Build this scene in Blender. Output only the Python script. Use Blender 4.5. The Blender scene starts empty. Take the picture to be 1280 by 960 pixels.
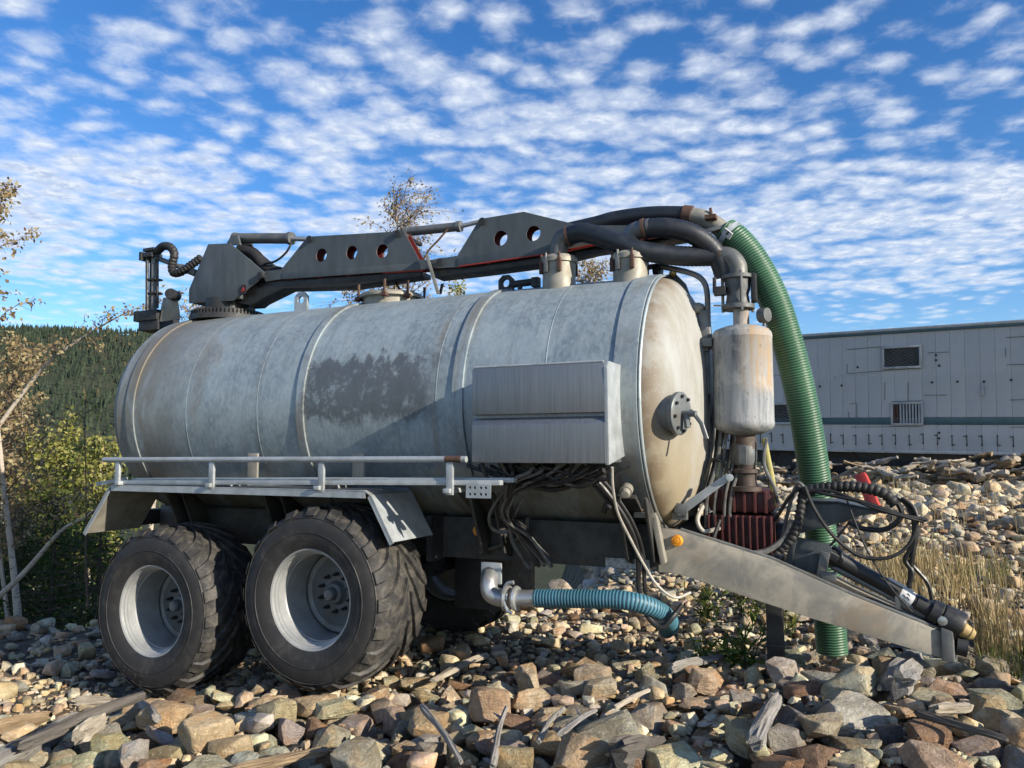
import bpy, bmesh, math, random
import numpy as np
from mathutils import Vector, Matrix, Quaternion, noise as mnoise
random.seed(7); rng = np.random.default_rng(11)
PI = math.pi; R = math.radians
sc = bpy.context.scene; COL = sc.collection

# ------------------------------------------------------------------ camera
cam = bpy.data.objects.new('camera', bpy.data.cameras.new('camera')); COL.objects.link(cam)
cam.location = (0, 0, 1.65); cam.rotation_euler = (R(90) + math.atan(85/960), 0, 0)
cam.data.sensor_width = 36; cam.data.lens = 27.0; cam.data.clip_start = .05; cam.data.clip_end = 9000
sc.camera = cam
CAMP = np.array([0, 0, 1.65]); CP = math.atan(85/960)
def in_view(p):
    """pixel (1280 wide) and distance of a point, to rank which stones show largest"""
    d = np.asarray(p) - CAMP; z = d[1]*math.cos(CP) + d[2]*math.sin(CP)
    if z < .2: return None
    return 640 + 960*d[0]/z, 480 - 960*(-d[1]*math.sin(CP) + d[2]*math.cos(CP))/z, z

# ------------------------------------------------------------------ sun, sky, exposure
A = R(24.5)                                   # tanker heading: turned 24.5 degrees towards the camera
BETA, ELEV = R(12), R(21.5)
sx = math.cos(A)*math.cos(BETA) - math.sin(A)*math.sin(BETA)
sy = -math.sin(A)*math.cos(BETA) - math.cos(A)*math.sin(BETA)
tosun = Vector((sx*math.cos(ELEV), sy*math.cos(ELEV), math.sin(ELEV)))
sun = bpy.data.objects.new('sun', bpy.data.lights.new('sun', 'SUN')); COL.objects.link(sun)
sun.data.energy = 4.6; sun.data.angle = R(.55); sun.data.color = (1.0, .90, .75)
sun.rotation_euler = tosun.to_track_quat('Z', 'Y').to_euler()
vs = sc.view_settings
vs.view_transform = 'Standard'; vs.look = 'None'; vs.exposure = 0.7; vs.gamma = 1; vs.use_curve_mapping = False
world = bpy.data.worlds.new('World'); sc.world = world; world.use_nodes = True
def world_nodes():
    nt = world.node_tree; N = nt.nodes; Lk = nt.links; N.clear()
    def n(t, **k):
        x = N.new(t)
        for a, b in k.items(): setattr(x, a, b)
        return x
    def mth(op, a, b=None, clamp=False):
        x = n('ShaderNodeMath', operation=op, use_clamp=clamp)
        for i, v in enumerate((a, b)):
            if v is None: continue
            if isinstance(v, (int, float)): x.inputs[i].default_value = v
            else: Lk.new(v, x.inputs[i])
        return x.outputs[0]
    def ramp(v, a, b, c=0., d=1.):
        x = n('ShaderNodeMapRange', interpolation_type='SMOOTHSTEP'); Lk.new(v, x.inputs[0])
        for i, q in enumerate((a, b, c, d)): x.inputs[i+1].default_value = q
        return x.outputs[0]
    out = n('ShaderNodeOutputWorld')
    sky = n('ShaderNodeTexSky', sky_type='NISHITA'); sky.sun_disc = False
    sky.sun_elevation = ELEV; sky.sun_rotation = math.atan2(tosun.x, tosun.y)
    sky.altitude = 400; sky.air_density = 1.0; sky.dust_density = .3; sky.ozone_density = 3.0
    hs = n('ShaderNodeHueSaturation'); hs.inputs['Hue'].default_value = .508; hs.inputs['Saturation'].default_value = 1.27; hs.inputs['Value'].default_value = 1.0
    Lk.new(sky.outputs[0], hs.inputs['Color'])
    bg = n('ShaderNodeBackground'); bg.inputs[1].default_value = .115; Lk.new(hs.outputs[0], bg.inputs[0])
    tc = n('ShaderNodeTexCoord'); sep = n('ShaderNodeSeparateXYZ'); Lk.new(tc.outputs['Generated'], sep.inputs[0])
    X, Y, Z = sep.outputs
    zz = mth('ADD', mth('MAXIMUM', Z, 0.0), .075)
    px, py = mth('DIVIDE', X, zz), mth('DIVIDE', Y, zz)
    cb = n('ShaderNodeCombineXYZ'); Lk.new(px, cb.inputs[0]); Lk.new(py, cb.inputs[1])
    def mp(scale, rot=0., loc=(0, 0, 0)):
        m = n('ShaderNodeMapping'); Lk.new(cb.outputs[0], m.inputs[0])
        m.inputs['Scale'].default_value = scale; m.inputs['Rotation'].default_value = (0, 0, rot); m.inputs['Location'].default_value = loc
        return m.outputs[0]
    def noi(vec, s, det=4., ro=.5, dist=0.):
        x = n('ShaderNodeTexNoise'); Lk.new(vec, x.inputs['Vector'])
        x.inputs['Scale'].default_value = s; x.inputs['Detail'].default_value = det; x.inputs['Roughness'].default_value = ro; x.inputs['Distortion'].default_value = dist
        return x.outputs['Fac']
    # ripples of altocumulus: small puffs, gathered in streets, gathered in sheets
    warp = n('ShaderNodeTexNoise'); Lk.new(mp((1, 1, 1)), warp.inputs['Vector']); warp.inputs['Scale'].default_value = 5.; warp.inputs['Detail'].default_value = 3
    wv = n('ShaderNodeVectorMath', operation='SCALE'); Lk.new(warp.outputs['Color'], wv.inputs[0]); wv.inputs['Scale'].default_value = .12
    ad = n('ShaderNodeVectorMath', operation='ADD'); Lk.new(mp((1, 1.15, 1), R(28)), ad.inputs[0]); Lk.new(wv.outputs[0], ad.inputs[1])
    vor = n('ShaderNodeTexVoronoi', feature='SMOOTH_F1'); Lk.new(ad.outputs[0], vor.inputs['Vector'])
    vor.inputs['Scale'].default_value = 9.0; vor.inputs['Smoothness'].default_value = .5
    puff = mth('SUBTRACT', 1.0, vor.outputs['Distance'])
    fine = noi(mp((1, 1, 1)), 21., 6., .6, .3)
    street = noi(mp((.55, 1.7, 1), R(24)), 2.1, 3., .5, .2)
    sheet = noi(mp((1, 1, 1), 0, (3.7, 1.2, 0)), .85, 3., .5, .3)
    d = mth('ADD', mth('ADD', mth('MULTIPLY', puff, .56), mth('MULTIPLY', fine, .40)), mth('ADD', mth('MULTIPLY', street, .55), mth('MULTIPLY', sheet, .62)))
    # thinner towards the zenith and clear in a band over the horizon
    dens = mth('SUBTRACT', d, ramp(Z, .34, .60, 0., .19))
    dens = mth('SUBTRACT', dens, ramp(Z, .215, .165, 0., .18))
    dens = mth('ADD', dens, mth('MULTIPLY', ramp(Z, .18, .25), ramp(Z, .34, .28, 0., .10)))
    cover = ramp(dens, .87, 1.33, 0., .95)
    thick = ramp(dens, 1.04, 1.34)
    cc = n('ShaderNodeMix', data_type='RGBA'); Lk.new(mth('MULTIPLY', thick, ramp(fine, .66, .36)), cc.inputs[0])
    cc.inputs[6].default_value = (.53, .57, .63, 1); cc.inputs[7].default_value = (.29, .365, .51, 1)
    bc = n('ShaderNodeBackground'); Lk.new(cc.outputs[2], bc.inputs[0]); bc.inputs[1].default_value = 1.0
    mx = n('ShaderNodeMixShader'); Lk.new(cover, mx.inputs[0]); Lk.new(bg.outputs[0], mx.inputs[1]); Lk.new(bc.outputs[0], mx.inputs[2])
    Lk.new(mx.outputs[0], out.inputs[0])
world_nodes()
world.cycles.sampling_method = 'MANUAL'; world.cycles.sample_map_resolution = 512
sc.cycles.use_adaptive_sampling = True; sc.cycles.adaptive_threshold = .02; sc.cycles.use_denoising = True
sc.cycles.max_bounces = 5; sc.cycles.diffuse_bounces = 2; sc.cycles.glossy_bounces = 3
sc.cycles.transparent_max_bounces = 6; sc.cycles.caustics_reflective = False

# ------------------------------------------------------------------ materials
class NT:
    def __init__(s, name):
        s.m = bpy.data.materials.new(name); s.m.use_nodes = True; s.t = s.m.node_tree; s.t.nodes.clear()
        s.out = s.n('ShaderNodeOutputMaterial'); s.b = s.n('ShaderNodeBsdfPrincipled'); s.l(s.b.outputs[0], s.out.inputs[0])
        s.tc = s.n('ShaderNodeTexCoord')
    def n(s, t, **k):
        x = s.t.nodes.new(t)
        for a, b in k.items(): setattr(x, a, b)
        return x
    def l(s, a, b): s.t.links.new(a, b)
    def set(s, sock, v):
        if isinstance(v, bpy.types.NodeSocket): s.l(v, sock)
        elif isinstance(v, tuple) and len(v) == 3 and sock.type == 'RGBA': sock.default_value = (*v, 1)
        else: sock.default_value = v
    def vec(s, scale=(1, 1, 1), src='Object', rot=(0, 0, 0)):
        m = s.n('ShaderNodeMapping'); s.l(s.tc.outputs[src], m.inputs[0]); m.inputs['Scale'].default_value = scale; m.inputs['Rotation'].default_value = rot
        return m.outputs[0]
    def noise(s, sc_, vec=None, det=5., ro=.55, dist=0.):
        x = s.n('ShaderNodeTexNoise'); s.l(vec or s.tc.outputs['Object'], x.inputs['Vector'])
        x.inputs['Scale'].default_value = sc_; x.inputs['Detail'].default_value = det; x.inputs['Roughness'].default_value = ro; x.inputs['Distortion'].default_value = dist
        return x.outputs['Fac']
    def vor(s, sc_, vec=None, out='Distance', feat='F1'):
        x = s.n('ShaderNodeTexVoronoi', feature=feat); s.l(vec or s.tc.outputs['Object'], x.inputs['Vector']); x.inputs['Scale'].default_value = sc_
        return x.outputs[out]
    def ramp(s, v, a, b, c=0., d=1.):
        x = s.n('ShaderNodeMapRange', interpolation_type='SMOOTHSTEP'); s.set(x.inputs[0], v)
        for i, q in enumerate((a, b, c, d)): x.inputs[i+1].default_value = q
        return x.outputs[0]
    def mul(s, a, b, op='MULTIPLY', clamp=False):
        x = s.n('ShaderNodeMath', operation=op, use_clamp=clamp); s.set(x.inputs[0], a); s.set(x.inputs[1], b); return x.outputs[0]
    def mix(s, f, a, b, mode='MIX'):
        x = s.n('ShaderNodeMix', data_type='RGBA', blend_type=mode); s.set(x.inputs[0], f); s.set(x.inputs[6], a); s.set(x.inputs[7], b); return x.outputs[2]
    def sep(s, src='Object'):
        x = s.n('ShaderNodeSeparateXYZ'); s.l(s.tc.outputs[src], x.inputs[0]); return x.outputs
    def bump(s, hgt, st=.3, dist=.01):
        x = s.n('ShaderNodeBump'); s.l(hgt, x.inputs['Height']); x.inputs['Strength'].default_value = st; x.inputs['Distance'].default_value = dist
        s.l(x.outputs[0], s.b.inputs['Normal'])
    def fin(s, col, rough=.6, metal=0., spec=.5):
        s.set(s.b.inputs['Base Color'], col); s.set(s.b.inputs['Roughness'], rough); s.set(s.b.inputs['Metallic'], metal)
        s.b.inputs['Specular IOR Level'].default_value = spec
        return s.m
MATS = {}
def simple(name, c1, c2=None, sc_=8., rough=.6, metal=0., bump=.15, bsc=None, dist=.006, dirt=None, spec=.5, stretch=(1, 1, 1)):
    """a plain surface with uneven tone, fine relief and optional dirt"""
    k = NT(name); c2 = c2 or tuple(x*.72 for x in c1)
    v = k.vec(stretch)
    col = k.mix(k.ramp(k.noise(sc_, v, 6, .6), .35, .68), c1, c2)
    if dirt: col = k.mix(k.ramp(k.noise(sc_*.45, v, 7, .65, .4), .52, .72, 0., dirt[1]), col, dirt[0])
    r = k.ramp(k.noise(sc_*1.7, v, 4), .3, .7, max(.05, rough-.1), min(1, rough+.12))
    if bump: k.bump(k.noise(bsc or sc_*9, v, 5), bump, dist)
    MATS[name] = k.fin(col, r, metal, spec); return MATS[name]
simple('grey_paint', (.072, .086, .094), (.05, .06, .067), 5, .5, .0, .08, dirt=((.14, .15, .15), .35), stretch=(1.6, 1, .5))
simple('dark_metal', (.035, .037, .04), (.02, .021, .023), 9, .55, .2, .1, dirt=((.09, .08, .065), .4))
simple('mid_metal', (.17, .18, .18), (.11, .115, .115), 7, .5, .3, .1, dirt=((.16, .13, .09), .5))
simple('galv', (.43, .465, .485), (.33, .36, .375), 9, .5, .35, .12, dirt=((.22, .19, .14), .4))
simple('galv_warm', (.33, .31, .26), (.23, .22, .185), 7, .58, .25, .12, dirt=((.25, .18, .09), .55))
simple('red_inner', (.21, .028, .024), (.13, .02, .018), 8, .6, 0, .1)
simple('pump_red', (.085, .017, .015), (.045, .012, .011), 9, .62, 0, .2, dirt=((.05, .04, .032), .7))
simple('frame_paint', (.06, .06, .058), (.035, .035, .034), 8, .6, .1, .12, dirt=((.10, .085, .06), .45))
simple('pump_dark', (.075, .05, .04), (.045, .036, .032), 14, .65, .1, .2, dirt=((.10, .055, .03), .5))
simple('rust', (.10, .055, .038), (.075, .038, .027), 20, .8, 0, .3)
simple('rubber', (.022, .022, .022), (.014, .014, .014), 14, .62, 0, .12, dirt=((.06, .055, .045), .4))
simple('cable', (.016, .016, .017), (.01, .01, .01), 14, .45, 0, .05, dirt=((.04, .036, .03), .3))
simple('cable_grey', (.13, .13, .125), (.07, .07, .068), 14, .5, 0, .05, dirt=((.08, .065, .045), .5))
simple('cable_white', (.42, .40, .35), (.30, .28, .24), 14, .5, 0, .05)
simple('navy_hose', (.014, .02, .03), (.010, .014, .02), 10, .5, 0, .1, dirt=((.05, .045, .04), .35))
simple('steel_box', (.25, .265, .285), (.195, .21, .225), 3, .45, .7, .03, 120, stretch=(26, 26, .6))
simple('cast', (.12, .13, .135), (.085, .092, .095), 22, .55, .2, .25, dirt=((.14, .11, .075), .35))
simple('alu', (.50, .51, .51), (.40, .41, .41), 9, .38, .7, .08)
simple('rim_paint', (.34, .35, .35), (.27, .28, .28), 7, .42, .15, .05, dirt=((.2, .17, .13), .45))
simple('hub_paint', (.15, .165, .175), (.11, .125, .13), 8, .5, .1, .08, dirt=((.13, .11, .08), .5))
simple('amber', (.75, .30, .02), (.62, .22, .01), 12, .3, 0, 0)
simple('yellow', (.48, .36, .06), (.36, .26, .05), 20, .6, 0, .1)
simple('straw_yellow', (.45, .33, .13), (.32, .22, .09), 20, .7, 0, .1)
simple('strap_yellow', (.52, .47, .16), (.42, .38, .14), 20, .6, 0, .1)
simple('white_label', (.62, .63, .62), (.5, .5, .5), 20, .5, 0, 0)
simple('worn_plate', (.45, .47, .49), (.2, .21, .22), 45, .5, .2, .1)
simple('ink', (.02, .02, .022), None, 9, .6, 0, 0)
simple('warn_red', (.42, .03, .025), None, 9, .5, 0, 0)
simple('signal_red', (.55, .06, .04), (.42, .04, .03), 9, .5, 0, .1, dirt=((.2, .12, .09), .4))
simple('soil', (.055, .048, .038), (.03, .026, .02), 4, .95, 0, .6, 30, .03)
simple('plane_wood', (.30, .29, .27), (.20, .19, .175), 3, .85, 0, .5, 14, .01, stretch=(1, 1, 1))
def hose_mat(name, c1, c2, c3, rough):
    k = NT(name)
    col = k.mix(k.ramp(k.noise(4, None, 5), .35, .7), c1, c2)
    col = k.mix(k.ramp(k.noise(9, None, 6, .65), .55, .75, 0, .5), col, c3)
    k.b.inputs['Subsurface Weight'].default_value = 0.0
    MATS[name] = k.fin(col, rough, 0, .5)
hose_mat('green_hose', (.018, .075, .04), (.012, .055, .03), (.075, .095, .07), .42)
hose_mat('green_rib', (.075, .185, .095), (.055, .145, .075), (.13, .15, .11), .42)
hose_mat('blue_hose', (.02, .065, .10), (.015, .06, .08), (.06, .08, .075), .45)
hose_mat('blue_rib', (.08, .225, .30), (.06, .175, .235), (.15, .17, .17), .55)
def tank_mat():
    k = NT('tank_galvanised'); x, y, z = k.sep()
    sp = k.vor(42., k.vec((1, 1, .6)), 'Color')
    spg = k.n('ShaderNodeSeparateColor'); k.l(sp, spg.inputs[0])
    base = k.mix(k.ramp(k.noise(3.2, None, 6, .6), .33, .7), (.30, .36, .385), (.195, .245, .27))
    base = k.mix(k.ramp(spg.outputs[0], 0, 1, 0, .38), base, (.42, .48, .505))
    scr = k.noise(30., k.vec((1, .22, .22), rot=(0, R(24), 0)), 3, .6)
    base = k.mix(k.ramp(scr, .5, .72, 0, .45), base, (.40, .455, .475))
    # vertical run-off streaks
    st = k.noise(7., k.vec((2.4, .12, .12)), 5, .65)
    base = k.mix(k.ramp(st, .52, .72, 0, .5), base, (.18, .205, .22))
    # brown grime: rear end, belly, beside the welds
    gn = k.noise(2.6, k.vec((1.6, .5, .5)), 6, .65, .5)
    rear = k.mul(k.ramp(x, -1.35, -2.2), k.ramp(gn, .28, .55), 'MULTIPLY')
    base = k.mix(k.mul(rear, .75), base, (.165, .15, .12))
    belly = k.mul(k.ramp(z, 1.75, 1.2), k.ramp(gn, .25, .6))
    base = k.mix(k.mul(belly, .75), base, (.155, .135, .10))
    for bx_, w in ((-.40, .10), (1.0, .12), (.80, .05), (-.85, .05), (2.2, .16), (-2.28, .2), (-1.45, .3)):
        dd = k.mul(k.mul(x, bx_, 'SUBTRACT'), 0, 'ADD'); ab = k.n('ShaderNodeMath', operation='ABSOLUTE'); k.l(dd, ab.inputs[0])
        base = k.mix(k.mul(k.ramp(ab.outputs[0], w, 0.), k.ramp(gn, .42, .68, .0, .6)), base, (.20, .16, .105))
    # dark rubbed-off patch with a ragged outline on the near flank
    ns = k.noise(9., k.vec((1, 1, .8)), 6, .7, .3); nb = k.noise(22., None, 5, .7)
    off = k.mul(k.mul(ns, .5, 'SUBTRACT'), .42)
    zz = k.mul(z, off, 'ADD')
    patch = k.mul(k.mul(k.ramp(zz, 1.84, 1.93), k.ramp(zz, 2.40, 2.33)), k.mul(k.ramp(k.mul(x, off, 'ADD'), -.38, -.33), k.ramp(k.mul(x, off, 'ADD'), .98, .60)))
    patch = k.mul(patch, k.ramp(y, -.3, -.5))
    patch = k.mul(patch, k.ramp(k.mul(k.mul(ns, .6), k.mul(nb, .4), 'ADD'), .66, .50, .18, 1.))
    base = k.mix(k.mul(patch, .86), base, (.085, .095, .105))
    k.bump(k.mul(k.noise(90, None, 4), k.mul(k.noise(1.6, None, 2), 3.0), 'ADD'), .25, .006)
    MATS['tank'] = k.fin(base, k.ramp(k.noise(7, None, 5), .3, .7, .42, .6), .25)
tank_mat()
def dish_mat():
    k = NT('dish_galvanised'); x, y, z = k.sep()
    n1 = k.noise(3., k.vec((1, 1.4, .55)), 6, .65, .3); n2 = k.noise(60, None, 3)
    base = k.mix(k.ramp(n1, .35, .65), (.345, .355, .345), (.26, .25, .215))
    base = k.mix(k.mul(k.ramp(z, 2.1, 1.35), k.ramp(n1, .3, .55, .35, .9)), base, (.31, .255, .16))
    rr = k.n('ShaderNodeVectorMath', operation='LENGTH'); cb = k.n('ShaderNodeCombineXYZ'); k.l(y, cb.inputs[1]); k.l(k.mul(z, -2.02, 'ADD'), cb.inputs[2]); k.l(cb.outputs[0], rr.inputs[0])
    base = k.mix(k.mul(k.ramp(rr.outputs[1], .80, .93), k.ramp(k.noise(5, None, 5), .35, .6, .1, .75)), base, (.15, .10, .055))
    base = k.mix(k.ramp(n2, .55, .75, 0, .3), base, (.38, .38, .36))
    k.bump(k.noise(80, None, 4), .15, .004)
    MATS['dish'] = k.fin(base, .7, 0., .35)
dish_mat()
def can_mat():
    k = NT('canister_galvanised'); x, y, z = k.sep()
    st = k.noise(9., k.vec((2, 2, .16)), 6, .7)
    base = k.mix(k.ramp(st, .4, .62), (.30, .31, .315), (.14, .16, .18))
    base = k.mix(k.ramp(k.noise(5., None, 7, .7, .6), .5, .62, 0, .55), base, (.44, .435, .41))
    base = k.mix(k.mul(k.ramp(st, .35, .6), k.mul(k.ramp(z, 2.02, 2.14), k.ramp(x, 2.8, 2.98))), base, (.40, .285, .17))
    base = k.mix(k.ramp(k.noise(26, None, 5), .6, .72, 0, .6), base, (.13, .12, .105))
    k.bump(k.noise(90, None, 4), .15, .004)
    MATS['canister'] = k.fin(base, .72, 0., .35)
can_mat()
def drawbar_mat():
    k = NT('drawbar_galvanised')
    n1 = k.noise(3.5, None, 7, .65, .4)
    base = k.mix(k.ramp(n1, .38, .60), (.31, .285, .235), (.175, .172, .155))
    base = k.mix(k.ramp(k.noise(1.8, None, 5, .6), .52, .68, 0, .6), base, (.21, .15, .09))
    base = k.mix(k.ramp(k.noise(30, None, 5), .58, .72, 0, .5), base, (.15, .145, .13))
    k.bump(k.noise(60, None, 5), .2, .004)
    MATS['drawbar'] = k.fin(base, .62, .15)
drawbar_mat()
def tyre_mat():
    k = NT('tyre_rubber')
    mud = k.ramp(k.noise(6., None, 8, .75, .6), .48, .72, 0., .55)
    xx, yy, zz = k.sep(); rr = k.n('ShaderNodeVectorMath', operation='LENGTH'); cb = k.n('ShaderNodeCombineXYZ'); k.l(xx, cb.inputs[0]); k.l(zz, cb.inputs[2]); k.l(cb.outputs[0], rr.inputs[0])
    mud = k.mul(mud, k.mul(k.ramp(rr.outputs[1], .5, .63, 0., .75), k.ramp(k.noise(11., None, 7, .75, .5), .44, .62)), 'MAXIMUM')
    base = k.mix(mud, k.mix(k.noise(12), (.016, .016, .017), (.028, .027, .027)), (.10, .09, .074))
    k.bump(k.noise(70, None, 5), .25, .004)
    MATS['tyre'] = k.fin(base, k.ramp(k.noise(9), .3, .7, .58, .8), 0)
tyre_mat()
def stone_mat(name, src):
    k = NT(name)
    if src == 'obj':
        oi = k.n('ShaderNodeObjectInfo'); c = oi.outputs['Color']
        sh = k.n('ShaderNodeVectorMath', operation='SCALE'); cr = k.n('ShaderNodeCombineXYZ')
        for i in range(3): k.l(oi.outputs['Random'], cr.inputs[i])
        k.l(cr.outputs[0], sh.inputs[0]); sh.inputs['Scale'].default_value = 40
        v = k.n('ShaderNodeVectorMath', operation='ADD'); k.l(k.tc.outputs['Object'], v.inputs[0]); k.l(sh.outputs[0], v.inputs[1]); v = v.outputs[0]
        f = 1.0
    else:
        a = k.n('ShaderNodeAttribute', attribute_name='Col'); c = a.outputs['Color']; v = k.tc.outputs['Object']; f = 8.0
    def at(s_): return s_*f
    n1 = k.noise(at(1.3), v, 6, .65, .3); n2 = k.noise(at(5.5), v, 7, .7); n3 = k.noise(at(18), v, 4, .7)
    mpz = k.n('ShaderNodeMapping'); k.l(v, mpz.inputs[0]); mpz.inputs['Scale'].default_value = (.5, .5, 3.2); mpz.inputs['Rotation'].default_value = (.3, .2, 0)
    n4 = k.noise(at(2.2), mpz.outputs[0], 5, .6, .4)
    dk = k.mix(1., c, (.66, .62, .57), 'MULTIPLY'); lt = k.mix(1., c, (1.5, 1.46, 1.38), 'MULTIPLY')
    st = k.noise(at(.75), v, 5, .6, .6)
    col = k.mix(k.ramp(n1, .38, .62), c, dk)
    col = k.mix(k.ramp(st, .5, .68, 0, .55), col, k.mix(1., c, (1.05, .74, .46), 'MULTIPLY'))
    col = k.mix(k.ramp(n2, .52, .7, 0, .75), col, lt)
    col = k.mix(k.ramp(n4, .55, .68, 0, .55), col, k.mix(1., c, (.75, .62, .48), 'MULTIPLY'))
    col = k.mix(k.ramp(n3, .60, .72, 0, .5), col, k.mix(1., c, (.4, .38, .36), 'MULTIPLY'))
    hh = k.mul(k.mul(k.mul(n2, .8), n1, 'ADD'), k.mul(k.mul(n3, .35), k.mul(n4, .8), 'ADD'), 'ADD')
    k.bump(hh, .9 if src == 'obj' else .7, .045 if src == 'obj' else .016)
    MATS[name] = k.fin(col, .88, 0, .3)
stone_mat('stone', 'obj'); stone_mat('stone_bed', 'col')
def wood_mat(name, c1, c2, c3):
    k = NT(name)
    v = k.vec((16, 16, .9)); n1 = k.noise(2.2, v, 6, .6, .3); n2 = k.noise(5., k.vec((22, 22, 1.6)), 4, .7)
    col = k.mix(k.ramp(n1, .34, .64), c1, c2); col = k.mix(k.ramp(n2, .56, .70), col, c3)
    k.bump(k.mul(n1, n2, 'ADD'), .9, .012)
    MATS[name] = k.fin(col, .88, 0, .3)
wood_mat('wood_grey', (.33, .315, .29), (.22, .205, .185), (.06, .052, .045))
wood_mat('wood_dark', (.14, .125, .11), (.09, .08, .07), (.03, .027, .024))
wood_mat('wood_pale', (.47, .42, .34), (.34, .29, .22), (.13, .10, .07))
wood_mat('wood_tan', (.36, .27, .17), (.25, .18, .11), (.09, .06, .04))
def leaf_mat(name, cs, trans=.35):
    k = NT(name); oi = k.n('ShaderNodeAttribute', attribute_name='Col')
    col = k.mix(k.ramp(oi.outputs['Fac'], 0, .55), cs[0], cs[1]); col = k.mix(k.ramp(oi.outputs['Fac'], .55, 1.), col, cs[2])
    tr = k.n('ShaderNodeBsdfTranslucent'); k.set(tr.inputs[0], col); mx = k.n('ShaderNodeMixShader'); mx.inputs[0].default_value = trans
    k.fin(col, .6, 0, .3); k.l(k.b.outputs[0], mx.inputs[1]); k.l(tr.outputs[0], mx.inputs[2]); k.l(mx.outputs[0], k.out.inputs[0])
    MATS[name] = k.m
leaf_mat('leaf_autumn', ((.20, .14, .08), (.33, .25, .12), (.42, .36, .20)))
leaf_mat('leaf_yellow', ((.12, .15, .035), (.25, .255, .06), (.44, .41, .14)))
leaf_mat('leaf_green', ((.05, .075, .018), (.085, .11, .025), (.17, .17, .04)))
leaf_mat('needle', ((.025, .05, .016), (.045, .08, .022), (.07, .11, .03)), .2)
leaf_mat('leaf_plant', ((.055, .10, .02), (.10, .16, .03), (.19, .22, .05)))
leaf_mat('dry_grass', ((.24, .17, .07), (.42, .32, .15), (.54, .45, .25)), .35)
leaf_mat('green_grass', ((.07, .10, .02), (.16, .17, .05), (.33, .27, .12)), .3)
def birch_bark():
    k = NT('birch_bark'); n1 = k.noise(5., k.vec((3, 3, 14)), 4, .7); n2 = k.noise(3, None, 4)
    col = k.mix(k.ramp(n1, .56, .64), k.mix(n2, (.52, .46, .38), (.36, .30, .235)), (.06, .05, .042))
    k.bump(n1, .3, .006); MATS['birch_bark'] = k.fin(col, .8)
birch_bark()
simple('twig', (.13, .085, .06), (.08, .05, .038), 20, .8, 0, .2)
simple('spruce_bark', (.08, .06, .045), (.05, .04, .03), 20, .9, 0, .3)
def forest_mat():
    k = NT('forest'); a = k.n('ShaderNodeAttribute', attribute_name='Col')
    col = k.mix(k.ramp(a.outputs['Fac'], 0, .8), (.020, .032, .022), (.045, .06, .038)); col = k.mix(k.ramp(a.outputs['Fac'], .95, .99), col, (.10, .085, .04))
    MATS['forest'] = k.fin(col, .9, 0, .1)
forest_mat()
def ground_mat():
    k = NT('ground'); x, y, z = k.sep()
    soil = k.mix(k.ramp(k.noise(2.2, None, 7, .65), .35, .65), (.17, .14, .10), (.085, .07, .052))
    wild = k.mix(k.ramp(k.noise(.02, None, 8, .6), .35, .65), (.055, .062, .032), (.032, .042, .022))
    wild = k.mix(k.ramp(k.noise(.9, None, 6, .6), .5, .7, 0, .5), wild, (.11, .09, .045))
    col = k.mix(k.ramp(y, 22, 34), soil, wild)
    k.bump(k.noise(9, None, 7, .7), .8, .05)
    MATS['ground'] = k.fin(col, .95, 0, .2)
ground_mat()
def panel_mat():
    k = NT('trailer_panel')
    col = k.mix(k.ramp(k.noise(1.2, None, 6, .6), .35, .65), (.50, .495, .48), (.44, .435, .42))
    col = k.mix(k.ramp(k.noise(6., k.vec((3, 3, .3)), 6, .7), .58, .74, 0, .35), col, (.17, .165, .15))
    oi = k.n('ShaderNodeObjectInfo'); col = k.mix(k.ramp(oi.outputs['Random'], 0, 1, 0, .28), col, (.30, .31, .315))
    col = k.mix(k.ramp(k.noise(2.2, k.vec((4, 4, .5)), 7, .75, .3), .60, .72, 0, .5), col, (.22, .20, .17))
    k.bump(k.noise(5, None, 4), .25, .01); MATS['trailer_panel'] = k.fin(col, .55)
panel_mat()
simple('teal_stripe', (.045, .10, .115), (.035, .08, .095), 3, .5, 0, .05)
simple('trailer_dark', (.03, .034, .036), (.02, .022, .024), 4, .8, 0, .1)
simple('trailer_frame', (.40, .41, .41), (.31, .32, .32), 6, .5, .2, .05, dirt=((.16, .14, .11), .5))
simple('glass_dark', (.010, .012, .014), None, 4, .4, 0, 0)

# ------------------------------------------------------------------ mesh helpers
def smooth_path(pts, n=8):
    """Catmull-Rom through the points"""
    P = [Vector(p) for p in pts]
    if len(P) < 3: return [P[0].lerp(P[-1], i/n) for i in range(n+1)]
    Q = [P[0]*2-P[1]] + P + [P[-1]*2-P[-2]]; out = []
    for i in range(1, len(Q)-2):
        a, b, c, d = Q[i-1:i+3]
        for j in range(n):
            t = j/n; out.append(.5*((2*b) + (c-a)*t + (2*a-5*b+4*c-d)*t*t + (3*b-a-3*c+d)*t**3))
    out.append(P[-1]); return out
def resample(path, step):
    out = [path[0].copy()]; acc = 0
    for a, b in zip(path, path[1:]):
        d = (b-a).length
        while d > 1e-9 and acc + d >= step:
            t = (step-acc)/d; a = a.lerp(b, t); out.append(a.copy()); d = (b-a).length; acc = 0
        acc += d
    if (out[-1]-path[-1]).length > step*.3: out.append(path[-1].copy())
    return out
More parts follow.
